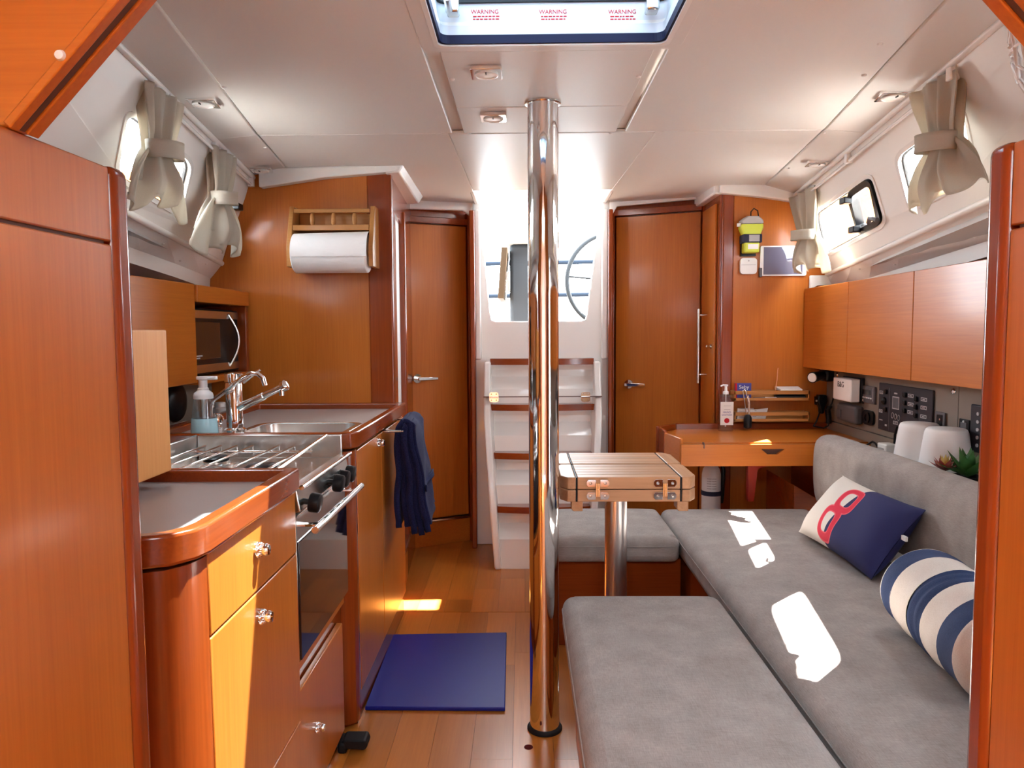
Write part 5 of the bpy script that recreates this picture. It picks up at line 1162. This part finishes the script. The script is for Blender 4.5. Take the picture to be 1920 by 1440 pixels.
# radio handset with curled cord
c = atY(1540, 752, 3.66)
t = thing('radio_handset', 'black radio handset with curled cord hanging by the bulkhead', 'radio handset', (c.x, 3.66, .86))
hx = c.x
M().prism([(hx + x, 3.645, c.z + zz) for x, zz in ((-.020, .032), (.024, .030), (.026, 0), (.014, -.035), (.010, -.062), (-.008, -.062), (-.010, -.035), (-.024, 0))], (0, .035, 0)).build('handset', 'black', t, bev=.007, seg=3)
M().box(hx - .028, hx - .022, 3.65, 3.66, c.z - .002, c.z + .006).build('button', 'white', t)
M().box(hx - .02, hx + .02, 3.681, 3.697, c.z - .02, c.z + .02).build('holder', 'black', t)
P = [atY(x, y, 3.60) for x, y in ((1537, 773), (1531, 790), (1525, 799), (1545, 803), (1553, 798), (1554, 788), (1553, 775), (1552, 768), (1560, 756), (1563, 744))]
for p_ in P: p_.z = max(p_.z, DZ + .006)
path = []
for i in range(len(P) - 1):
    for k in range(10): path.append(P[i].lerp(P[i + 1], k / 10))
coil = []
for i, q in enumerate(path):
    if 44 < i < 75:
        for k in range(6): coil.append(q + (path[i + 1] - q) * (k / 6) + V(math.cos(k * PI / 3) * .011, math.sin(k * PI / 3) * .011, 0))
    else: coil.append(q)
M().tube(coil, .0035, 6).build('cord', 'black', t, smooth=60)
# cables and white plug behind the settee back
pts = [atX(x, y, 1.46) for x, y in ((1683, 800), (1678, 815), (1677, 835), (1681, 855))]
M().tube(pts, .0045, 6).build('cable', 'rubber', smooth=60, label='black cable looping down from the breaker panel', cat='cable')
pts = [atX(x, y, 1.42) for x, y in ((1620, 838), (1636, 828), (1642, 832), (1648, 842), (1650, 852))]
M().tube(pts, .004, 6).build('power_lead', 'rubber', smooth=60, label='thin black lead behind the settee backrest', cat='cable')
c = atX(1662, 845, 1.42)
t = thing('power_adapter', 'white power adapter standing behind the settee backrest', 'adapter', (1.42, c.y, .701))
M().box(1.40, 1.45, c.y - .035, c.y + .035, .701, c.z + .028).build('case', 'white', t, bev=.004); M().box(1.395, 1.40, c.y - .02, c.y + .02, .74, .745).build('seam', 'print_grey', t)
# two white lamps
def bucket(px, pyt, X, r0, r1, label):
    y = X * 1.0 / (ray(px, pyt).x) * ray(px, pyt).y; zt_ = atX(px, pyt, X).z; h = zt_ - .701
    t = thing('table_lamp', label, 'lamp', (X, y, .701), 'white lamps behind the settee backrest')
    M().lathe([(r1 * .97, .004), (r1, .008), (r0 + (r1 - r0) * .12, h - .03), (r0, h - .014), (r0 * .93, h - .003), (r0 * .85, h), (.0001, h + .001)], (X, y, .701), n=40).build('shade', 'frost', t, smooth=40)
    M().lathe([(r1 * .9, 0), (r1 * .9, .004)], (X, y, .701), n=32).build('foot', 'white', t)
bucket(1724, 793, 1.428, .066, .086, 'white tapered lamp behind the backrest, next to the breaker panel')
bucket(1775, 803, 1.425, .066, .086, 'white tapered lamp behind the backrest, next to the succulent')
# succulent
c = V(1.385, 2.32, .701)
t = thing('succulent_plant', 'green and red artificial succulent behind the settee backrest', 'plant', c)
M().lathe([(.035, 0), (.045, .05), (.043, .05), (.034, .01), (.0001, .01)], c, n=24).build('pot', 'black', t, smooth=40)
rn = random.Random(3)
def leaf(base, az, el, ln, wd, mat):
    d_ = V(math.cos(az) * math.cos(el), math.sin(az) * math.cos(el), math.sin(el)); s_ = V(-math.sin(az), math.cos(az), 0); n_ = s_.cross(d_)
    m = M()
    for k, sg in enumerate((1, -1)):
        m.grid(lambda a, b: base + d_ * ln * a + V(0, 0, .012 * a * a) + s_ * (b - .5) * 2 * wd * (math.sin(PI * min(1, a * .82 + .18)) ** .8) * (1 - a ** 6) + n_ * sg * .006 * (1 - (2 * b - 1) ** 2) * (1 - a), 7, 5)
    m.build('leaf', mat, t, smooth=60, weld=True)
for ring_, (n_, el, ln, wd) in enumerate(((7, .35, .085, .016), (7, .75, .080, .017), (5, 1.15, .070, .016))):
    for k in range(n_): leaf(c + V(0, 0, .052), 2 * PI * k / n_ + ring_ * .4, el + rn.uniform(-.1, .1), ln * rn.uniform(.9, 1.15), wd, 'leaf')
c2 = c + V(-.045, .045, .062)
for ring_, (n_, el, ln, wd, mm) in enumerate(((7, .25, .050, .010, 'leafred'), (6, .7, .042, .010, 'leafred'), (5, 1.15, .038, .009, 'leafyel'))):
    for k in range(n_): leaf(c2, 2 * PI * k / n_ + ring_ * .5, el, ln, wd, mm)

# ================================================================== CEILING LIGHTS
LL = [((912, 134), 'chrome square ceiling light nearest the deck hatch'), ((925, 218), 'chrome square ceiling light beside the mast post'), ((381, 190), 'chrome ceiling light above the first galley curtain'), ((490, 317), 'chrome ceiling light near the paper towel bulkhead'), ((1674, 177), 'chrome ceiling light above the settee near the fan'), ((1532, 305), 'chrome ceiling light above the opening portlight')]
for (px, py), lb in LL:
    c = atZ(px, py, CEIL - .004); t = thing('ceiling_light', lb, 'ceiling light', c, 'square chrome ceiling lights')
    s_ = .039; rot = 0 if abs(c.x - XC) < .4 else math.atan(.153) * (1 if c.x < XC else -1)
    R_ = Matrix.Rotation(rot, 3, 'Z')
    P_ = lambda x, y, z: c + R_ @ V(x, y, z)
    M().prism([P_(x, y, .003) for x, y in rrect(-s_, s_, -s_, s_, .004, 2)], (0, 0, -.011)).build('bezel', 'chrome', t, bev=.002)
    M().lathe([(.030, 0), (.030, .003), (.026, .005), (.025, .002), (.0001, .003)], P_(0, 0, -.008), (0, 0, -1), 28).build('lens', 'lens', t, smooth=40)
    M().box(c.x - .0015, c.x + .0015, c.y - .030, c.y - .018, c.z - .015, c.z - .012).build('switch', 'black', t)

# ================================================================== CURTAINS
def curtain(s, px_top, py_top, zbot, wt, wm, wb, vtie, seed, label, group, lean=0.0):
    # top point lies on the curtain rail line
    best = min((abs((side(y, .09, s) + V(-s * .012, 0, 0) - (CAM + ray(px_top, py_top) * (y / ray(px_top, py_top).y))).length), y) for y in [1.6 + .01 * i for i in range(210)])[1]
    top = side(best, .09, s) + V(-s * .022, 0, .012)
    H = top.z - zbot; rn = random.Random(seed); ph = [rn.uniform(0, 6) for _ in range(4)]
    t = thing('curtain', label, 'curtain', V(top.x, top.y, zbot), group)
    sl = P2(best, s) - P1(best, s); sx = sl.x / abs(sl.z)
    def wid(v):
        if v < vtie: q = v / vtie; return wt + (wm - wt) * (q * q * (3 - 2 * q))
        q = (v - vtie) / (1 - vtie); return wm + (wb - wm) * (1 - (1 - q) ** 2.1)
    def fn(a, v, back=0):
        w = wid(v); q = a - .5
        amp = .017 * (1 - .45 * math.exp(-((v - vtie) / .10) ** 2)) * (.7 + .6 * v)
        puff = .030 * math.exp(-((v - vtie - .33) / .20) ** 2) + .012 * v
        pl = amp * math.sin(a * 2 * PI * 3.2 + ph[0] + .8 * math.sin(v * 4 + ph[1])) + .5 * amp * math.sin(a * 2 * PI * 5.1 + ph[2] + v * 2)
        curve = puff * math.cos(PI * q)
        drop = H * v + .016 * math.sin(a * 6 + ph[3]) * v * v + (.014 * math.sin(a * 17 + ph[1]) if v > .93 else 0)
        x = top.x + s * min(.6 * H * v, .035 * v) * lean - s * (curve + .6 * pl * (1 if not back else -1)) + (s * .016 if back else -s * .010)
        return V(x, top.y + q * w, top.z - drop)
    m = M(); m.grid(lambda a, v: fn(a, v), 56, 40); m.build('front_drape', 'canvas', t, smooth=75, solid=.003)
    m = M(); m.grid(lambda a, v: fn(a * .80 + .10, v * .80, 1), 44, 30); m.build('back_drape', 'canvas', t, smooth=75, solid=.003)
    zc = top.z - H * vtie; w = wm * .56
    m = M()
    m.grid(lambda a, b: V(top.x - s * .004 + .036 * math.cos(2 * PI * a) * (1 + .1 * abs(b - .5)), top.y + w * math.sin(2 * PI * a), zc + (b - .5) * .045 + .008 * math.sin(2 * PI * a)), 32, 5, cu=True)
    m.build('tieback', 'canvas', t, smooth=60, solid=.004)
    for k in range(3):
        q = V(top.x + s * .006, top.y + (k - 1) * wt * .3, top.z + .004); M().tube([q + V(0, 0, -.012), q + V(0, 0, .012)], .004, 6).build('glider', 'white', t)
g1, g2 = 'beige canvas curtains on the galley side', 'beige canvas curtains on the settee side'
curtain(-1, 284, 200, 1.535, .20, .125, .32, .50, 1, 'beige tied-back curtain on the galley portlight nearer the arch', g1, 1.2)
curtain(-1, 394, 312, 1.490, .19, .12, .40, .47, 2, 'beige tied-back curtain in front of the galley bulkhead', g1, 1.2)
curtain(1, 1782, 180, 1.535, .22, .12, .34, .52, 3, 'beige tied-back curtain over the settee nearer the fan', g2, 1.3)
curtain(1, 1522, 378, 1.475, .32, .19, .42, .55, 4, 'beige tied-back curtain half covering the tablet', g2, 1.5)

# ================================================================== FAN
c = V(.905, 1.30, 1.63)
t = thing('cabin_fan', 'white caged cabin fan on the coachroof side by the arch', 'fan', c)
fx = V(-.55, .35, -.12).normalized(); fc_ = V(.848, 1.28, 1.675)
a_ = fx.orthogonal().normalized(); b_ = fx.cross(a_)
for off, r in ((.0, .085), (.02, .078), (-.02, .078), (.03, .05), (-.03, .05)):
    M().tube([fc_ + fx * off + (a_ * math.cos(q) + b_ * math.sin(q)) * r for q in [2 * PI * i / 32 for i in range(32)]], .003, 6, closed=True).build('cage_ring', 'gel', t, smooth=60)
for k in range(10):
    q = 2 * PI * k / 10; dr = a_ * math.cos(q) + b_ * math.sin(q)
    M().tube([fc_ + fx * .034 + dr * .02, fc_ + fx * .03 + dr * .05, fc_ + fx * .02 + dr * .078, fc_ + dr * .085, fc_ - fx * .02 + dr * .078, fc_ - fx * .03 + dr * .05, fc_ - fx * .034 + dr * .02], .0025, 6).build('cage_wire', 'gel', t, smooth=60)
M().lathe([(.028, -.05), (.032, -.02), (.022, -.0), (.018, .02), (.0001, .024)], fc_, fx, 24).build('motor', 'gel', t, smooth=40)
for k in range(3):
    q = 2 * PI * k / 3; dr = a_ * math.cos(q) + b_ * math.sin(q); tg = fx.cross(dr)
    M().hexa([fc_ + dr * .018 - tg * .012 - fx * .006, fc_ + dr * .07 - tg * .025 - fx * .010, fc_ + dr * .07 + tg * .025 + fx * .006, fc_ + dr * .018 + tg * .012 + fx * .004, fc_ + dr * .018 - tg * .012 - fx * .003, fc_ + dr * .07 - tg * .025 - fx * .007, fc_ + dr * .07 + tg * .025 + fx * .009, fc_ + dr * .018 + tg * .012 + fx * .007]).build('blade', 'white', t, bev=.002)
w_ = side(1.30, .45, 1)
M().tube([fc_ - fx * .045, (fc_ + w_) / 2 + V(0, 0, -.03), w_ + V(-.01, 0, -.02)], .011, 10).build('bracket_arm', 'gel', t, smooth=60)
M().lathe([(.034, 0), (.034, .012), (.024, .018), (.0001, .019)], w_ + V(0.002, 0, -.02), (-1, 0, -.45), 24).build('base', 'gel', t, smooth=40)
kq = (fc_ + w_) / 2 + V(-.012, -.012, -.035); M().lathe([(.014, 0), (.013, .008), (.0001, .010)], kq, (-.5, -.8, 0), 16).build('switch_knob', 'steel', t, smooth=40)

# ================================================================== COCKPIT OUTSIDE
ck = struct('cockpit_sole', bx(-1.9, 2.1, 4.40, 9.0, .55, .60), 'teakdeck')
for s in (-1, 1): M().box(XC + s * .62, XC + s * 1.85, 4.45, 8.6, .60, 1.02).build('cockpit_bench', 'teakdeck', ck, bev=.02)
for s in (-1, 1): M().box(XC + s * 1.35, XC + s * 1.85, 4.30, 8.6, 1.02, 1.34).build('coaming', 'teakdeck', ck, bev=.03)
M().box(-1.9, 2.1, 4.38, 4.43, 0, 1.06).build('bridge_deck', 'gelo', ck)
Yt = 5.6
a, b = atY(942, 432, Yt), atY(1040, 454, Yt)
t = thing('cockpit_table', 'white cockpit table pedestal with a folded wooden leaf', 'cockpit table', (.1, Yt + .2, .60))
M().box(a.x - .03, .30, Yt, Yt + .55, b.z, a.z).build('top_case', 'gelo', t, bev=.02)
M().box(a.x + .05, .24, Yt + .1, Yt + .45, .60, b.z).build('pedestal', 'darkgel', t, bev=.03)
p0, p1 = atY(934, 560, Yt), atY(950, 466, Yt)
M().hexa([(p0.x, Yt - .1, p0.z), (p0.x + .045, Yt - .1, p0.z), (p0.x + .045, Yt + .7, p0.z), (p0.x, Yt + .7, p0.z), (p0.x + .03, Yt - .1, p1.z), (p0.x + .075, Yt - .1, p1.z), (p0.x + .075, Yt + .7, p1.z), (p0.x + .03, Yt + .7, p1.z)]).build('leaf', 'darkteak', t, bev=.004)
M().box(p0.x + .05, p0.x + .09, Yt - .02, Yt + .02, p0.z + .05, p0.z + .2).build('leaf_stay', 'steel', t, bev=.004)
Yw = 6.6
c = atY(1151, 526, Yw); r = (c - atY(1063, 526, Yw)).length
t = thing('steering_wheel', 'grey rimmed steering wheel at the starboard helm outside', 'steering wheel', (c.x, Yw, .60))
M().tube([c + V(math.cos(q) * r, 0, math.sin(q) * r) for q in [2 * PI * i / 64 for i in range(64)]], .02, 10, closed=True).build('rim', 'wheel', t, smooth=60)
for k in range(5):
    q = 2 * PI * k / 5 + .53; M().tube([c, c + V(math.cos(q) * r, 0, math.sin(q) * r)], [.012, .009], 8).build('spoke', 'wheel', t, smooth=60)
M().lathe([(.06, -.05), (.06, .03), (.03, .05), (.0001, .05)], c, (0, -1, 0), 24).build('hub', 'alu', t, smooth=40)
M().box(c.x - .12, c.x + .12, Yw + .06, Yw + .30, .60, c.z + .15).build('pedestal', 'gelo', t, bev=.03)
M().cyl(c + V(0, .04, 0), c + V(0, .08, 0), .03, n=16).build('shaft', 'alu', t)
t = thing('stern_rail', 'pair of blue-grey padded stern rails beyond the cockpit', 'rail', (.06, 8.3, .60))
for py in (493, 554):
    a = atY(900, py, 8.3); M().cyl((-1.8, 8.3, a.z - .02), (1.95, 8.3, a.z + .02), .028, n=14).build('rail_pad', 'bluegrey', t, smooth=50)
for x in (-1.78, 1.93): M().cyl((x, 8.3, .60), (x, 8.3, atY(900, 493, 8.3).z), .0125, n=10).build('stanchion', 'steel', t, smooth=50)
